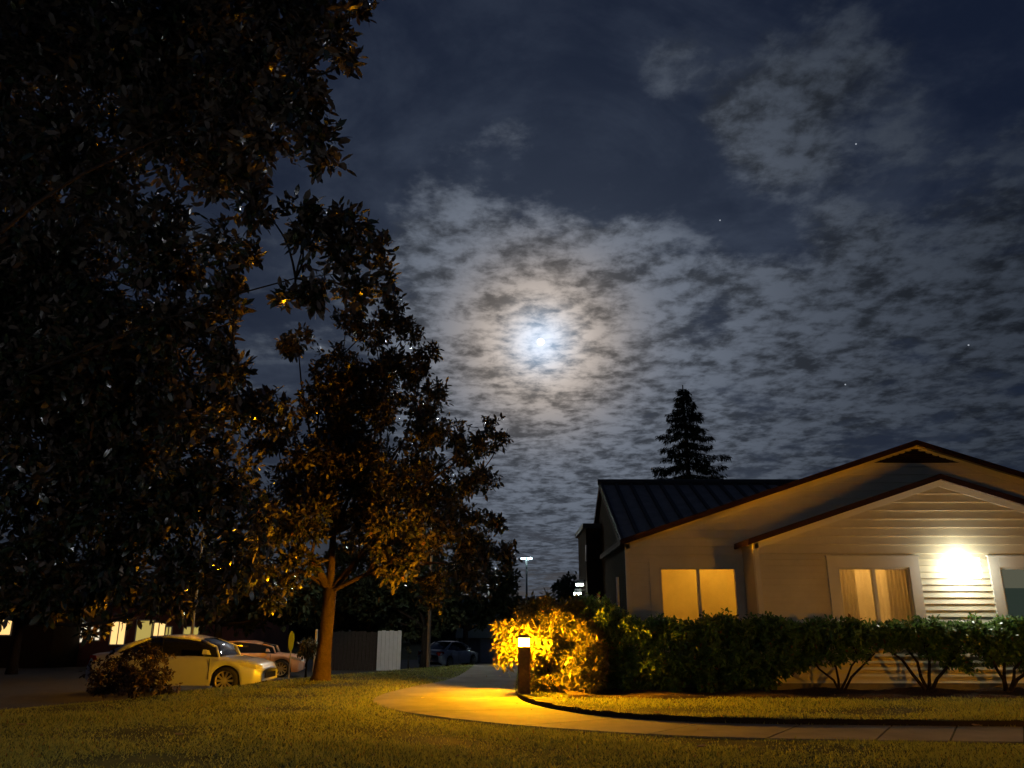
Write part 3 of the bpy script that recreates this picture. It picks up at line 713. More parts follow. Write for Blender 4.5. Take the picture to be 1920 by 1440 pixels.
hspec = [
 ('tall shrub with a green lit top behind the orange bush', 1128, 19.0, [(1110, 1160, 38), (1145, 1165, 38), (1085, 1150, 26), (1130, 1210, 50), (1165, 1190, 30), (1120, 1260, 42), (1160, 1250, 38), (1105, 1138, 16), (1140, 1145, 18)], None),
 ('dark hedge shrub left of the dip below the orange window', 1235, YH, [(1195, 1190, 30), (1230, 1182, 32), (1268, 1190, 30), (1210, 1235, 42), (1260, 1240, 42), (1235, 1275, 35), (1190, 1270, 30), (1250, 1168, 14), (1285, 1210, 26)], None),
 ('dark hedge shrub under the right half of the orange window', 1345, YH, [(1330, 1180, 28), (1365, 1180, 28), (1395, 1190, 26), (1320, 1225, 38), (1370, 1235, 42), (1345, 1275, 36), (1390, 1265, 32), (1305, 1260, 26), (1345, 1166, 14)], None),
 ('dark dense hedge shrub just left of the first bare-stemmed one', 1440, YH, [(1420, 1185, 28), (1455, 1185, 28), (1480, 1200, 26), (1425, 1230, 36), (1465, 1240, 34), (1430, 1270, 26), (1490, 1235, 20), (1440, 1168, 14)], None),
 ('hedge shrub on thin bare stems left of the curtained window', 1578, YH, [(1515, 1188, 24), (1550, 1186, 26), (1585, 1188, 26), (1615, 1190, 24), (1530, 1215, 26), (1570, 1216, 26), (1605, 1212, 24), (1510, 1230, 18), (1540, 1172, 12), (1600, 1172, 12)], [(1525, 1240), (1555, 1235), (1610, 1232), (1640, 1225)]),
 ('hedge shrub on a thick dark bare trunk under the wall lamp', 1745, YH, [(1650, 1188, 22), (1685, 1186, 25), (1720, 1188, 26), (1755, 1190, 27), (1790, 1192, 26), (1700, 1212, 22), (1740, 1222, 26), (1775, 1228, 26), (1800, 1245, 18), (1820, 1195, 18), (1660, 1205, 16), (1735, 1172, 12)], [(1660, 1215), (1705, 1222), (1735, 1218), (1790, 1232)]),
 ('hedge shrub with gnarled trunk at the right edge of the picture', 1888, YH, [(1838, 1190, 22), (1870, 1190, 26), (1905, 1188, 27), (1940, 1190, 27), (1850, 1222, 22), (1890, 1222, 26), (1930, 1225, 28), (1970, 1200, 26), (1870, 1240, 16), (1900, 1170, 12)], [(1862, 1238), (1885, 1230), (1915, 1240), (1950, 1235)]),
]
for lab, bxp, Yh, sp, tr in hspec:
    base = Vector((at(bxp, 1305, Yh).x, Yh, .04))
    bl = [(at(a, b, Yh + rng.uniform(-.12, .12)), (r * Yh / FPX * 1.12, r * Yh / FPX * 1.35, r * Yh / FPX * .97)) for a, b, r in sp]
    if Yh != YH: bl += [(Vector((2.1, 18.4, 1.5)), .40), (Vector((2.5, 18.5, 1.52)), .38)]
    if Yh == YH: bl += [(at(x_, 1181, Yh), (.25, .42, .17)) for x_ in ()] + [(at(x_, 1180 + rng.uniform(-3, 5), Yh), (.27, .42, .17)) for x_ in np.arange(min(q_[0] for q_ in sp) - 4, max(q_[0] for q_ in sp) + 12, 26)]
    if tr:
        st = []
        for i, (a, b) in enumerate(tr):
            e = at(a, b, Yh + rng.uniform(-.2, .2)); j = base + Vector((rng.uniform(-.05, .05), rng.uniform(-.05, .05), -.05))
            k1 = base.lerp(e, .35) + Vector((rng.uniform(-.06, .06), 0, .02)); k2 = base.lerp(e, .7) + Vector((rng.uniform(-.08, .08), rng.uniform(-.05, .05), .03))
            st.append(([j, k1, k2, e], (.042 if 'thick' in lab or 'gnarled' in lab else .03)))
    else: st = stems_at(base, 5, .6, .35, .03)
    shrub('hedge_shrub', base, bl, lab, l_hedge, .115 if tr else .1, .05 if tr else .044, 62 if tr else 100, 7, 70, st, m_barkd, 'clipped hedge shrubs in front of the house', sub=8, fine=.55)
# dry round shrub by the parked car
base = on(250, 1304); base.z = gz(base.x, base.y)
Yd = base.y
bl = [(at(a, b, Yd), r * Yd / FPX) for a, b, r in [(210, 1262, 48), (250, 1250, 48), (295, 1262, 44), (190, 1285, 30), (250, 1285, 50), (315, 1285, 28), (225, 1235, 22), (275, 1230, 24)]]
shrub('round_shrub', base, bl, 'dull brownish round shrub in front of the white parked car', l_dry, .08, .04, 45, 6, 60, stems_at(base, 6, .5, .4, .02), m_barkd, sub=9)

# ------------------------------------------------------------------ cars
m_tyre = mat('tyre_rubber', (.02, .02, .02), .8, .3)
m_rim = mat('alloy_rim', (.6, .6, .6), .35, .5, metal=.25, var=.1)
m_carglass = mat('car_glass', (.012, .013, .015), .06, .6, var=.1)
m_under = mat('car_underbody', (.012, .012, .012), .9, .1)
m_red = mat('tail_lamp_red', (.35, .02, .015), .2, .6)
m_head = mat('head_lamp_glass', (.6, .62, .65), .12, .7, var=.2)
def interp(xs, ys): return lambda x: float(np.interp(x, xs, ys))
def car(loc, rz, paint, label, Ln=4.8, Hh=1.45, fine=True):
    c = empty('parked_car', loc, label, 'car', 'cars parked in the lot', rz)
    hl, hwid = Ln / 2, .905; wb = Ln * .592; xf = hl - .19 * Ln; xr_ = xf - wb; Rw = .325; Ra = .37; zc_ = .325
    top = interp([-hl, -hl + .12, -hl + .75, -hl + 1.3, -.4, .55, hl - 1.25, hl - .5, hl - .12, hl], [.72, .96, 1.02, 1.0, .93, .92, .90, .82, .70, .56])
    wid = interp([-hl, -hl + .15, -hl + .6, -1, 1, hl - .7, hl - .2, hl], [.70, .83, .89, .905, .905, .885, .80, .62])
    bot = interp([-hl, -hl + .25, hl - .25, hl], [.36, .22, .2, .30])
    n = 96; V, F = [], []; rows = 15
    for i in range(n + 1):
        x = -hl + Ln * i / n; zt, wd, zb = top(x), wid(x), bot(x)
        for xw in (xf, xr_):
            q = Ra * Ra - (x - xw) ** 2
            if q > 0: zb = max(zb, zc_ + math.sqrt(q))
        zb = min(zb, zt - .16)
        half = [(wd * .955, zb), (wd * .985, zb + (zt - zb) * .22), (wd, zb + (zt - zb) * .5), (wd * .985, zb + (zt - zb) * .78), (wd * .95, zt - .05), (wd * .88, zt - .008), (wd * .55, zt + .018)]
        ring = [(x, -y, z) for y, z in half] + [(x, 0, zt + .025)] + [(x, y, z) for y, z in reversed(half)]
        V += ring
        if i < n: F += [(i * rows + j, i * rows + j + 1, (i + 1) * rows + j + 1, (i + 1) * rows + j) for j in range(rows - 1)]
    F += [tuple(range(rows)), tuple(range(n * rows + rows - 1, n * rows - 1, -1))]
    body = mesh('body', V, [f[::-1] for f in F], paint, c, True, True)
    MB().box(-hl + .3, hl - .3, -.72, .72, .2, .62).build('underbody', m_under, c, True)
    # cabin: glass shell and painted roof with pillars
    st = [(-hl + .62, 1.00, .70, .70), (-hl + 1.05, 1.2, .68, .72), (-hl + 1.55, Hh - .035, .60, .75), (-.25, Hh, .58, .77), (.25, Hh - .015, .57, .77), (.62, Hh - .09, .57, .77), (1.05, 1.17, .66, .77), (hl - 1.12, .91, .74, .74)]
    def shell(sts, zlow, name, mt, grow=0, top_only=False):
        V, F = [], []
        for x, zt, wt, wb_ in sts:
            zl = zlow(x)
            h = [(wb_ + grow, zl), ((wb_ * .45 + wt * .55) + grow + .01, zl + (zt - zl) * .6), (wt + grow, zt - .035), (wt * .7, zt + grow), (0, zt + .012 + grow)]
            if top_only: h = h[2:]
            V += [(x, -y, z) for y, z in h] + [(x, y, z) for y, z in reversed(h[:-1])]
        r_ = len(V) // len(sts)
        for i in range(len(sts) - 1): F += [(i * r_ + j + 1, i * r_ + j, (i + 1) * r_ + j, (i + 1) * r_ + j + 1) for j in range(r_ - 1)]
        return mesh(name, V, F, mt, c, True, True)
    shell(st, lambda x: top(x) - .03, 'greenhouse_glass', m_carglass)
    shell([s_ for s_ in st[2:6]], lambda x: top(x), 'roof_panel', paint, .012, True)
    for sg in (-1, 1):
        pm = MB()
        for i0, i1, r0 in ((6, 5, .03), (7, 6, .032)):
            a, b = st[i0], st[i1]
            pm.tube([(a[0], sg * (a[2] + .01), a[1] - .03), (b[0], sg * (b[2] + .01), b[1] - .03)], r0, 6)
        a, b, d_ = st[2], st[1], st[0]
        pm.tube([(a[0], sg * a[2], a[1] - .03), (b[0], sg * (b[2] + .01), b[1] - .03), (d_[0], sg * d_[2], d_[1] - .02)], [.035, .07, .08], 6)
        pm.tube([(st[2][0], sg * (st[2][2] + .005), st[2][1] - .028), (st[3][0], sg * (st[3][2] + .006), Hh - .03), (st[5][0], sg * (st[5][2] + .01), st[5][1] - .03)], .026, 6)
        pm.build('pillar', paint, c, True, True)
        MB().tube([(-.35, sg * .742, .95), (-.4, sg * .60, Hh - .06)], .035, 6).build('pillar', m_carglass, c, True, True)
        # doors' seams and handles, mirror
        sm = MB()
        for xx in (1.0, -.35, -1.15):
            sm.box(xx - .006, xx + .006, sg * .902 - .006, sg * .902 + .006, .36, .86)
        sm.build('door_seam', m_under, c, True)
        for xx in (-.25, -1.05): MB().box(xx, xx + .17, min(sg * .885, sg * .925), max(sg * .885, sg * .925), .78, .81).build('door_handle', paint, c, True)
        MB().add([(.78, sg * .76, .93), (.98, sg * .78, .94), (.95, sg * .98, .97), (.82, sg * .99, .97), (.80, sg * .77, 1.05), (.92, sg * .78, 1.05), (.90, sg * .96, 1.08), (.83, sg * .97, 1.08)],
                 [(0, 1, 2, 3), (7, 6, 5, 4), (0, 4, 5, 1), (1, 5, 6, 2), (2, 6, 7, 3), (3, 7, 4, 0)]).build('mirror', paint, c, True)
        MB().add([(hl - .52, sg * .855, .70), (hl - .12, sg * .765, .60), (hl - .14, sg * .80, .70), (hl - .50, sg * .86, .79), (hl - .02, sg * .60, .60), (hl - .03, sg * .56, .68)],
                 [(0, 1, 2, 3), (1, 4, 5, 2), (3, 2, 1, 0), (2, 5, 4, 1)]).build('headlight', m_head, c, True)
        MB().add([(-hl + .02, sg * .50, .82), (-hl + .01, sg * .72, .70), (-hl + .10, sg * .845, .72), (-hl + .35, sg * .885, .84), (-hl + .30, sg * .87, .93), (-hl + .10, sg * .78, .94), (-hl + .06, sg * .55, .92)],
                 [(0, 1, 2, 3, 4, 5, 6), (6, 5, 4, 3, 2, 1, 0)]).build('tail_light', m_red, c, True)
        for xw in (xf, xr_):
            yo = sg * .80; seg = 28
            prof = [(.20, -.09), (.30, -.10), (Rw, -.075), (Rw, .075), (.30, .10), (.235, .095)]
            V = []; F = []
            for j in range(seg):
                th = 2 * math.pi * j / seg
                V += [(xw + r * math.cos(th), yo + sg * o_, zc_ + r * math.sin(th)) for r, o_ in prof]
            m_ = len(prof)
            for j in range(seg):
                j2 = (j + 1) % seg; F += [(j * m_ + k_, j2 * m_ + k_, j2 * m_ + k_ + 1, j * m_ + k_ + 1) for k_ in range(m_ - 1)]
            wh = mesh('wheel', V, F, m_tyre, c, True, True)
            rm = MB()
            rm.tube([(xw, yo + sg * .02, zc_), (xw, yo + sg * .085, zc_)], [.06, .05], 12)
            for j in range(10):
                th = 2 * math.pi * j / 10; dx, dz = math.cos(th), math.sin(th); tx, tz = -dz * .022, dx * .022
                rm.add([(xw + dx * .05 - tx, yo + sg * .08, zc_ + dz * .05 - tz), (xw + dx * .05 + tx, yo + sg * .08, zc_ + dz * .05 + tz), (xw + dx * .23 + tx * 1.4, yo + sg * .09, zc_ + dz * .23 + tz * 1.4), (xw + dx * .23 - tx * 1.4, yo + sg * .09, zc_ + dz * .23 - tz * 1.4)], [(0, 1, 2, 3), (3, 2, 1, 0)])
            k0 = len(rm.V)
            for j in range(24):
                th = 2 * math.pi * j / 24
                for r, o_ in ((.215, .05), (.24, .098)): rm.V.append((xw + r * math.cos(th), yo + sg * o_, zc_ + r * math.sin(th)))
            for j in range(24):
                j2 = (j + 1) % 24; rm.F.append((k0 + 2 * j, k0 + 2 * j2, k0 + 2 * j2 + 1, k0 + 2 * j + 1))
            rm.build('rim', m_rim, wh, True)
            MB().tube([(xw, yo - sg * .05, zc_), (xw, yo + sg * .01, zc_)], .21, 20).build('brake_disc', m_under, wh, True)
    MB().box(-hl - .012, -hl + .02, -.26, .26, .60, .72).build('licence_plate', m_whitepost, c, True)
    MB().box(hl - .03, hl + .012, -.42, .42, .36, .50).build('grille', m_under, c, True)
    return c
white_paint = mat('car_paint_white', (.50, .55, .64), .3, .5, var=.04, coat=.6)
salmon_paint = mat('car_paint_salmon', (.62, .38, .27), .35, .5, var=.05, coat=.5)
cxp = at(343, 1290, 22.2)
car((cxp.x, 22.2, gz(cxp.x, 22.2) + .012), R(-2), white_paint, 'white sedan seen from its side, parked beside the lawn behind the round shrub', 4.6, 1.42)
q = at(462, 1240, 33)
car((q.x, 33, gz(q.x, 33) + .012), R(10), salmon_paint, 'pinkish car lit orange, parked behind the nose of the white sedan', 4.6, 1.36)
q = at(842, 1240, 50)
car((q.x, 50, gz(q.x, 50) + .012), R(62), white_paint, 'distant white car seen from behind, parked beyond the lawn', 4.5, 1.46)

# ------------------------------------------------------------------ far side of the parking lot
m_fenced = mat('dark_fence_board', (.05, .04, .035), .8, .2, nscale=7, var=.4)
m_fencew = mat('white_fence_board', (.62, .63, .64), .6, .3, nscale=5, var=.12)
YFc = 42
e = empty('fence', at(650, 1255, YFc), 'dark board fence across the parking lot', 'fence')
x0, x1 = at(596, 1200, YFc).x, at(708, 1200, YFc).x; zt = at(650, 1184, YFc).z; zg = gz(-8, YFc)
n = 16
for i in range(n):
    a = x0 + (x1 - x0) * i / n; b = x0 + (x1 - x0) * (i + 1) / n - .015
    MB().box(a, b, YFc + .004 * (i % 2), YFc + .03, zg - .1, zt + .02 * rng.normal()).build('board', m_fenced, e)
MB().box(x0, x1, YFc + .035, YFc + .08, zt - .4, zt - .3).build('rail', m_fenced, e)
e = empty('gate', at(732, 1253, YFc), 'pale gate panel standing open at the end of the dark fence', 'gate')
a0, a1 = at(708, 1200, YFc - .3), at(753, 1200, YFc - .6); zt2 = at(740, 1183, YFc).z
n = 6
for i in range(n):
    p0 = a0.lerp(a1, i / n); p1 = a0.lerp(a1, (i + .93) / n)
    MB().prism([(p0.x, p0.y, zg - .0), (p1.x, p1.y, zg - .0), (p1.x, p1.y, zt2 + .03 * (i % 2)), (p0.x, p0.y, zt2 + .03 * (i % 2))], (0, .04, 0)).build('board', m_fencew, e)
def post(px, py0, py1, Y, r, lab, mt, name='post', cat='post', group=None):
    p = at(px, py1, Y); g = gz(p.x, Y)
    o = MB().tube([(p.x, Y, g - .1), (p.x, Y, at(px, py0, Y).z)], r, 10).build(name, mt); tag(o, lab, cat, group)
    MB().tube([(p.x, Y, at(px, py0, Y).z - .002), (p.x, Y, at(px, py0, Y).z + .04)], [r * 1.25, r * .8], 10).build('cap', mt, o)
    return o
post(588, 1182, 1266, 31, .045, 'taller of two thin white posts just left of the forked trunk', m_whitepost, group='white posts by the lot')
post(600, 1187, 1262, 33, .035, 'thinner of two white posts partly hidden by the forked trunk', m_whitepost, group='white posts by the lot')
# hedge ball by the gate, green shrub by the far house
def ball(px, py, rp, Y, lab, lm, name='small_shrub'):
    c = at(px, py, Y); r = rp * Y / FPX; b = Vector((c.x, Y, gz(c.x, Y)))
    return shrub(name, b, [(c, r * .9), (c - Vector((0, 0, r * .5)), r * .85)], lab, lm, .14, .07, 40, 5, 0, [([b, b + Vector((0, 0, max(.1, c.z - b.z)))], .04)], m_barkd, 'small shrubs around the lot', sub=10, fine=.5)
ball(766, 1230, 15, 41.5, 'small round shrub with a warm lit top right of the pale gate', l_bush)
ball(890, 1222, 13, 56, 'small green shrub against the far garage', l_hedge)
ball(577, 1212, 16, 30, 'loose shrub glowing orange behind the pinkish car', l_bush)
# reflective sign
o = empty('road_sign', at(546, 1260, 29), 'narrow yellow-green oval sign near the pinkish car', 'sign')
p = at(546, 1202, 29)
MB().tube([(p.x, 29.04, gz(p.x, 29) - .1), (p.x, 29.04, at(546, 1185, 29).z)], .025, 8).build('post', m_galv, o)
V = []; nn = 20
for k_ in range(nn):
    th = 2 * math.pi * k_ / nn; V.append((p.x + .10 * math.cos(th), 29, p.z + .34 * math.sin(th)))
MB().prism(V, (0, .02, 0)).build('panel', mat('sign_yellow_green', (.45, .62, .05), .5, .4, var=.1), o)

# far buildings
def lamp_post(px, py_top, py_bot, Y, lab, color, strength, arm=.5, r=.07, pos=None):
    p = at(px, py_bot, Y); g = gz(p.x, Y); zt = at(px, py_top, Y).z
    if pos: p = Vector((pos[0], pos[1], 0)); Y = pos[1]; g = gz(p.x, Y); zt = pos[2]
    o = empty('street_lamp', (p.x, Y, g), lab, 'street lamp', 'street lamps beyond the lawn')
    MB().tube([(p.x, Y, g - .1), (p.x, Y, zt - .1)], [r * 1.3, r * .7], 10).build('pole', m_galv, o)
    MB().box(p.x - arm, p.x + arm, Y - .16, Y + .16, zt + .001, zt + .1).box(p.x - .06, p.x + .06, Y - .06, Y + .06, zt - .15, zt).build('head', m_galv, o)
    ms = emis('lamp_street_%d' % px, color, strength)
    for sx in (-1, 1): MB().box(p.x + sx * arm * .6 - arm * .34, p.x + sx * arm * .6 + arm * .34, Y - .14, Y + .14, zt - .09, zt - .001).build('lens', ms, o)
    return o
lamp_post(988, 1046, 1200, 62, 'tall street lamp with a cyan-white head against the sky', (.62, .95, 1.0), 60, .42, .09)
lamp_post(361, 880, 1180, 28, 'slim lamp post rising behind the roof of the white sedan', SODIUM, 650, .25, .04)
lamp_post(803, 928, 1240, 33, 'pale lamp post right of the gate with its head hidden in the leaves', (.9, 1.0, .92), 800, .3, .06)
lamp_post(-330, 640, 1400, 9, 'street lamp past the left edge beside the huge dark tree', (.88, .92, 1.0), 300, .3, .08, pos=(-6.8, 4.8, 5.2))
def building(name, Y, px0, px1, py_eave, depth, roof_h, wallm, lab, wins, roofm=m_batten, ov=.4):
    a, b = at(px0, py_eave, Y), at(px1, py_eave, Y); g = min(gz(a.x, Y), gz(b.x, Y)) - .1; ze = a.z
    o = empty(name, ((a.x + b.x) / 2, Y, g), lab, 'building', 'buildings beyond the parking lot')
    wl = MB().box(a.x, b.x, Y, Y + depth, g, ze).build('wall', wallm, o)
    MB().add([(a.x - ov, Y - ov, ze), (b.x + ov, Y - ov, ze), (b.x + ov, Y + depth + ov, ze), (a.x - ov, Y + depth + ov, ze), (a.x - ov, Y + depth / 2, ze + roof_h), (b.x + ov, Y + depth / 2, ze + roof_h)],
             [(0, 1, 5, 4), (2, 3, 4, 5), (3, 0, 4), (1, 2, 5), (3, 2, 1, 0)]).build('roof', roofm, o)
    for x0, x1, y0, y1, mt, nm_ in wins:
        p, q = at(x0, y0, Y), at(x1, y1, Y)
        z1, z0 = p.z, max(q.z, g + .05)
        f = MB()
        f.box(p.x - .07, p.x, Y - .05, Y + .02, z0 - .07, z1 + .07).box(q.x, q.x + .07, Y - .05, Y + .02, z0 - .07, z1 + .07).box(p.x, q.x, Y - .05, Y + .02, z1, z1 + .07).box(p.x, q.x, Y - .05, Y + .02, z0 - .07, z0)
        f = f.build(nm_, m_frame, o)
        MB().box(p.x, q.x, Y - .02, Y - .002, z0, z1).build('pane', mt, f)
        if nm_ == 'window': MB().box((p.x + q.x) / 2 - .03, (p.x + q.x) / 2 + .03, Y - .04, Y - .021, z0, z1).build('mullion', m_frame, f)
    return o
win_w = emis('window_lit_warm', (1, .62, .22), 1.3); win_y = emis('window_lit_yellow', (.9, .68, .17), .5); win_b = emis('window_lit_white', (1, .86, .62), .9)
m_redwall = mat('red_brick_wall', (.16, .06, .05), .85, .2, nscale=3, var=.3)
building('apartment_building', 47, -260, 110, 1128, 9, 2.2, m_brownsid, 'low dark building with a lit window at the left edge', [(-40, 19, 1162, 1190, win_w, 'window'), (-180, -140, 1162, 1190, win_y, 'window')])
building('apartment_building', 50, 125, 470, 1135, 9, 2.2, m_redwall, 'low reddish building with several lit windows behind the white sedan',
         [(142, 160, 1168, 1204, win_b, 'window'), (172, 186, 1176, 1200, win_b, 'window'), (212, 232, 1166, 1208, win_w, 'window'), (259, 284, 1164, 1204, win_y, 'door'), (288, 308, 1168, 1192, win_w, 'window'), (312, 320, 1176, 1194, win_y, 'window'), (346, 371, 1176, 1194, win_y, 'window')])
building('apartment_building', 62, 864, 990, 1196, 8, 2.0, mat('grey_house_wall', (.30, .28, .26), .8, .2, nscale=3), 'far grey garage building right of the distant white car', [(902, 934, 1199, 1244, mat('garage_door_white', (.62, .62, .6), .6, .3, var=.08), 'door')])

# background trees
def bg_tree(px, pyb, Y, spec, lab, lm=l_far, L=.3, W=.16, tr=.2, dens_=9, name='leafy_tree', group='trees beyond the lawn'):
    b = at(px, pyb, Y); b.z = gz(b.x, Y)
    e = empty(name, b, lab, 'tree', group)
    bl = [(at(a, c, Y + rng.uniform(-1, 1)), r * Y / FPX) for a, c, r in spec]
    mb = MB(); fk = Vector((b.x, Y, b.z + 2.2))
    mb.tube([b - Vector((0, 0, .1)), b + Vector((0, 0, .5)), fk], [tr * 1.4, tr, tr * .8], 9)
    for c, r in bl: limb(mb, fk - Vector((0, 0, .1)), c, tr * .5, .03)
    mb.build('trunk', m_barkd, e, smooth=True)
    p, d = clumps(bl, dens_, 9, .5)
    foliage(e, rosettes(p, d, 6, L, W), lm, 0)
bg_tree(795, 1240, 44, [(700, 1120, 50), (750, 1095, 60), (800, 1120, 60), (770, 1165, 35), (720, 1160, 36), (830, 1150, 35), (770, 1040, 70)], 'dark leafy tree behind the pale gate and lone post', dens_=10)
bg_tree(872, 1240, 52, [(860, 1090, 50), (910, 1100, 50), (880, 1140, 45), (930, 1130, 40), (950, 1085, 30), (840, 1130, 36), (955, 1150, 30), (890, 1050, 45)], 'dark leafy tree in front of the far garage', dens_=10)
bg_tree(405, 1225, 38, [(400, 1120, 50), (450, 1110, 60), (500, 1120, 55), (540, 1140, 45), (420, 1065, 60), (560, 1105, 45), (350, 1115, 40), (470, 1150, 35)], 'dark leafy tree behind the roof of the white sedan', dens_=10)
bg_tree(660, 1220, 48, [(620, 1130, 50), (670, 1120, 55), (640, 1160, 30), (690, 1165, 30), (590, 1140, 40), (650, 1070, 60)], 'dark leafy tree behind the dark board fence', dens_=10)
bg_tree(30, 1215, 36, [(30, 1100, 60), (100, 1105, 60), (160, 1110, 55), (220, 1105, 50), (-60, 1100, 70), (280, 1110, 45), (60, 1140, 25)], 'dark leafy tree at the far left above the lit windows', dens_=9)
bg_tree(1078, 1160, 75, [(1075, 1100, 26), (1095, 1110, 24), (1055, 1112, 18), (1085, 1130, 25)], 'small dark tree against the sky left of the house', L=.35, W=.2, dens_=7)
# far woods closing the horizon
pts = []
for i in range(260):
    x = rng.uniform(-130, 130); pts.append(((x, 120 + rng.uniform(-8, 8), rng.uniform(-1, 4.2)), rng.uniform(1.5, 3.2)))
p, d = clumps(pts, 1.2, 5, .6)
fw = leaves_to_mesh('far_woods', rosettes(p, d, 4, .9, .6), l_far, None); tag(fw, 'dark line of far woods along the horizon', 'woods', kind='stuff')
# conifer behind the house
Yc = 44; cb_ = at(1292, 905, Yc); base = Vector((cb_.x, Yc, 0)); topz = at(1291, 722, Yc).z
con = empty('conifer_tree', base, 'dark pointed conifer rising behind the house roof', 'tree')
mb = MB().tube([base - Vector((0, 0, .2)), base + Vector((0, 0, topz))], [.28, .03], 9); P_, D_, AX = [], [], []
z = 4.0
while z < topz - .12:
    t = 1 - (z - 3) / (topz - 3); nb = 9 if t > .35 else (7 if t > .12 else 5)
    for k_ in range(nb):
        a = 2 * math.pi * (k_ + rng.random() * .7) / nb + z * 2
        ln = (.16 + 5.8 * t ** 1.0) * rng.uniform(.62, 1.12); zz = z + rng.uniform(-.08, .08)
        A = base + Vector((0, 0, zz)); dr = Vector((math.cos(a), math.sin(a), 0))
        mid = A + dr * ln * .6 - Vector((0, 0, .15 * ln)); tip = A + dr * ln - Vector((0, 0, .17 * ln))
        mb.tube([A, mid, tip], [.03 + .03 * t, .025, .008], 5)
        m_ = int(12 + 30 * ln)
        sd_ = Vector((-math.sin(a), math.cos(a), 0))
        for s_ in rng.random(m_) ** .6:
            q = (A.lerp(mid, s_ / .6) if s_ < .6 else mid.lerp(tip, (s_ - .6) / .4))
            w_ = rng.normal() * (.12 * ln * (1.2 - s_) + .04)
            P_.append(q + sd_ * w_ - Vector((0, 0, abs(rng.normal()) * .07))); D_.append(dr + sd_ * (.8 if w_ > 0 else -.8) - Vector((0, 0, .55)))
    z += .30 + .85 * t
mb.build('trunk', m_barkd, con)
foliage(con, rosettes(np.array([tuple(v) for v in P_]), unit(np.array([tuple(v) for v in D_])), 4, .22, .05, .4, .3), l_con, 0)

# ------------------------------------------------------------------ grass, litter
def blades(n, x0, x1, y0, y1, power):
    y = (y0 ** (1 - power) + rng.random(n) * (y1 ** (1 - power) - y0 ** (1 - power))) ** (1 / (1 - power))
    x = x0 + (x1 - x0) * rng.random(n)
    ok = np.abs(x) < y * .72 + .5
    return x[ok], y[ok]
x, y = blades(520000, -16, 16, 8.2, 33, 1.9)
ok = ~inside(PATH, x + .035 * rng.normal(size=len(x)), y + .035 * rng.normal(size=len(x))) & ~((y > 16.9) & (x > 1.0)) & (y < np.interp(x, CX, CY) + 2.4)
patch = np.sin(x * 1.7 + 1.3 * np.sin(y * 1.1)) + np.sin(y * 2.3 + x * .8 + 2 * np.sin(x * .6)) - .9 * (y < 11.5) * np.sin(x * .9 + .6 * np.sin(y * 5)) ** 2 + .9 * np.sin(x * .55 + 2.2) * np.sin(y * 1.3 + x * .25 + 1) + .8 * rng.normal(size=len(x))
ok &= patch > -1.15
x, y, patch = x[ok], y[ok], patch[ok]; n = len(x)
z = ground_z(x, y) + np.where((y < 16.95), strip_z(x, y) * (inside(np.array([(p_.x, p_.y + .03) for p_ in lip] + [(14, 17), (.5, 17)]), x, y)), 0)
h = rng.uniform(.016, .042, n) * (1 + .25 * patch) * np.where(rng.random(n) < .04, 1.8, 1); wd = rng.uniform(.006, .011, n) * (y / 12) ** .5
th = rng.random(n) * 2 * np.pi; ln = rng.normal(size=(n, 2)) * .5
Bp = np.stack([x, y, z], -1); sdv = np.stack([np.cos(th), np.sin(th), 0 * th], -1) * wd[:, None]
tip = Bp + np.stack([ln[:, 0] * h, ln[:, 1] * h, h], -1)
V = np.stack([Bp - sdv, Bp + sdv, tip], 1).reshape(-1, 3)
me = bpy.data.meshes.new('grass'); me.vertices.add(3 * n); me.vertices.foreach_set('co', V.reshape(-1).astype(np.float32))
me.loops.add(3 * n); me.loops.foreach_set('vertex_index', np.arange(3 * n, dtype=np.int32))
me.polygons.add(n); me.polygons.foreach_set('loop_start', np.arange(0, 3 * n, 3, dtype=np.int32)); me.update(calc_edges=True)
tn = np.clip(.40 + .20 * patch + .14 * rng.normal(size=n), 0, .93)
me.attributes.new('tint', 'FLOAT', 'POINT').data.foreach_set('value', np.repeat(tn, 3).astype(np.float32))
g = link('grass', me, m_grass); tag(g, 'short patchy lawn grass around the path', 'grass', kind='stuff')
# small leaf litter, too fine to count
nL = 900
xx = rng.uniform(-9, 9, nL); yy = rng.uniform(9.5, 24, nL)
okL = (np.abs(xx) < yy * .66) & ~((yy > 16.9) & (xx > .9)) & (yy < np.interp(xx, CX, CY) + 1.5) & ~(inside(PATH, xx, yy) & (rng.random(nL) < .8))
xx, yy = xx[okL], yy[okL]
zz = ground_z(xx, yy) + np.where((yy < 16.95) & (xx > .9) & (yy > np.interp(xx, [p_.x for p_ in lip], [p_.y for p_ in lip])), .11, .035)
B_, ax_, sd_, nm_, L_, W_ = rosettes(np.stack([xx, yy, zz], -1), np.tile([0., 0, 0], (len(xx), 1)), 1, .06, .03)
ax_ = unit(ax_ * np.array([1, 1, .3])); sd_ = unit(np.cross(ax_, [0, 0, 1.0])); nm_ = -np.cross(ax_, sd_)
B_[:, 2] = zz
lt = leaves_to_mesh('leaf_litter', (B_, ax_, sd_, nm_, L_, W_), mat('litter', (.30, .20, .10), .8, .2, nscale=3, c2=(.10, .06, .03)), None)
tag(lt, 'small dead leaves strewn thinly over lawn and path', 'leaves', kind='stuff')
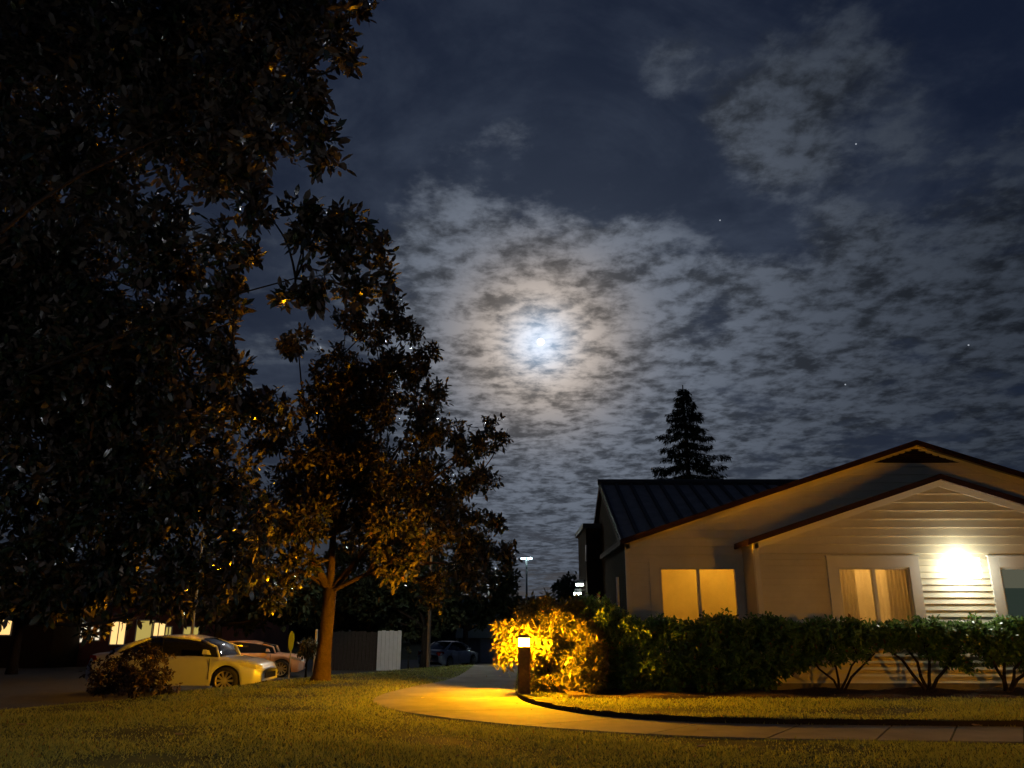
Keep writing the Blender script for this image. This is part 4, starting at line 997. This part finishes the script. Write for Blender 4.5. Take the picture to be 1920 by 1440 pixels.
# fallen leaves that show one by one
m_fall = mat('fallen_leaf', (.42, .30, .18), .7, .3, nscale=8, var=.3)
for px, py, s_, lab in [(335, 1378, .13, 'pale curled fallen leaf alone on the dark lawn lower left'), (40, 1360, .14, 'pale fallen leaf on the grass near the left edge'),
                        (938, 1268, .12, 'pale fallen leaf on the shaded grass left of the far walkway'), (1232, 1337, .14, 'dark fallen leaf on the orange lit grass strip right of the bollard'),
                        (1832, 1362, .16, 'brown fallen leaf at the path edge near the right side'), (1316, 1401, .13, 'dark fallen leaf on the front lawn below the path'),
                        (793, 1309, .09, 'tiny fallen leaf lying on the bright orange path')]:
    zz = .05 if not (1200 < px < 1300) else .1
    q = on(px, py, zz)
    V, F = [], []; a = rng.random() * 6.28
    for i in range(7):
        t = i / 6; wv = s_ * .33 * math.sin(math.pi * (t * .94 + .03))
        for sg in (-1, 0, 1):
            lx_, ly_ = (t - .5) * s_, sg * wv
            V.append((q.x + lx_ * math.cos(a) - ly_ * math.sin(a), q.y + lx_ * math.sin(a) + ly_ * math.cos(a), q.z + .5 * s_ * (t - .4) ** 2 + abs(sg) * wv * .5))
        if i < 6: F += [(3 * i, 3 * i + 3, 3 * i + 4, 3 * i + 1), (3 * i + 1, 3 * i + 4, 3 * i + 5, 3 * i + 2)]
    o = mesh('fallen_leaf', V, F, m_fall, smooth=True); tag(o, lab, 'leaf', 'fallen leaves')

# ------------------------------------------------------------------ moon and the few stars
def orb(name, px, py, dist, ang_px, mt, lab, cat, group=None):
    c = Vector((0, 0, EYE)) + ray(px, py).normalized() * dist; r = ang_px / FPX * dist * .97; V, F = [], []
    nu, nv = 24, 12
    for j in range(nv + 1):
        for i in range(nu):
            a, b = 2 * math.pi * i / nu, math.pi * j / nv
            V.append((c.x + r * math.sin(b) * math.cos(a), c.y + r * math.sin(b) * math.sin(a), c.z + r * math.cos(b)))
    for j in range(nv):
        for i in range(nu): F.append((j * nu + i, (j + 1) * nu + i, (j + 1) * nu + (i + 1) % nu, j * nu + (i + 1) % nu))
    tag(mesh(name, V, F, mt, smooth=True), lab, cat, group)
orb('moon', 1014, 641, 1500, 7.4, emis('moon_surface', (1, .97, .93), 1.6), 'bright full moon glowing through thin cloud', 'moon')
st = emis('star_light', (.8, .88, 1), .45)
for px, py, lab in [(1350, 413, 'star in the dark gap above the cloud bank right of the moon'), (1605, 270, 'star high in the upper right sky'), (1816, 647, 'star far right in the middle of the sky'), (1585, 721, 'star low in the sky between the conifer and the gable peak')]:
    orb('star', px, py, 1500, 1.3, st, lab, 'star', 'stars')
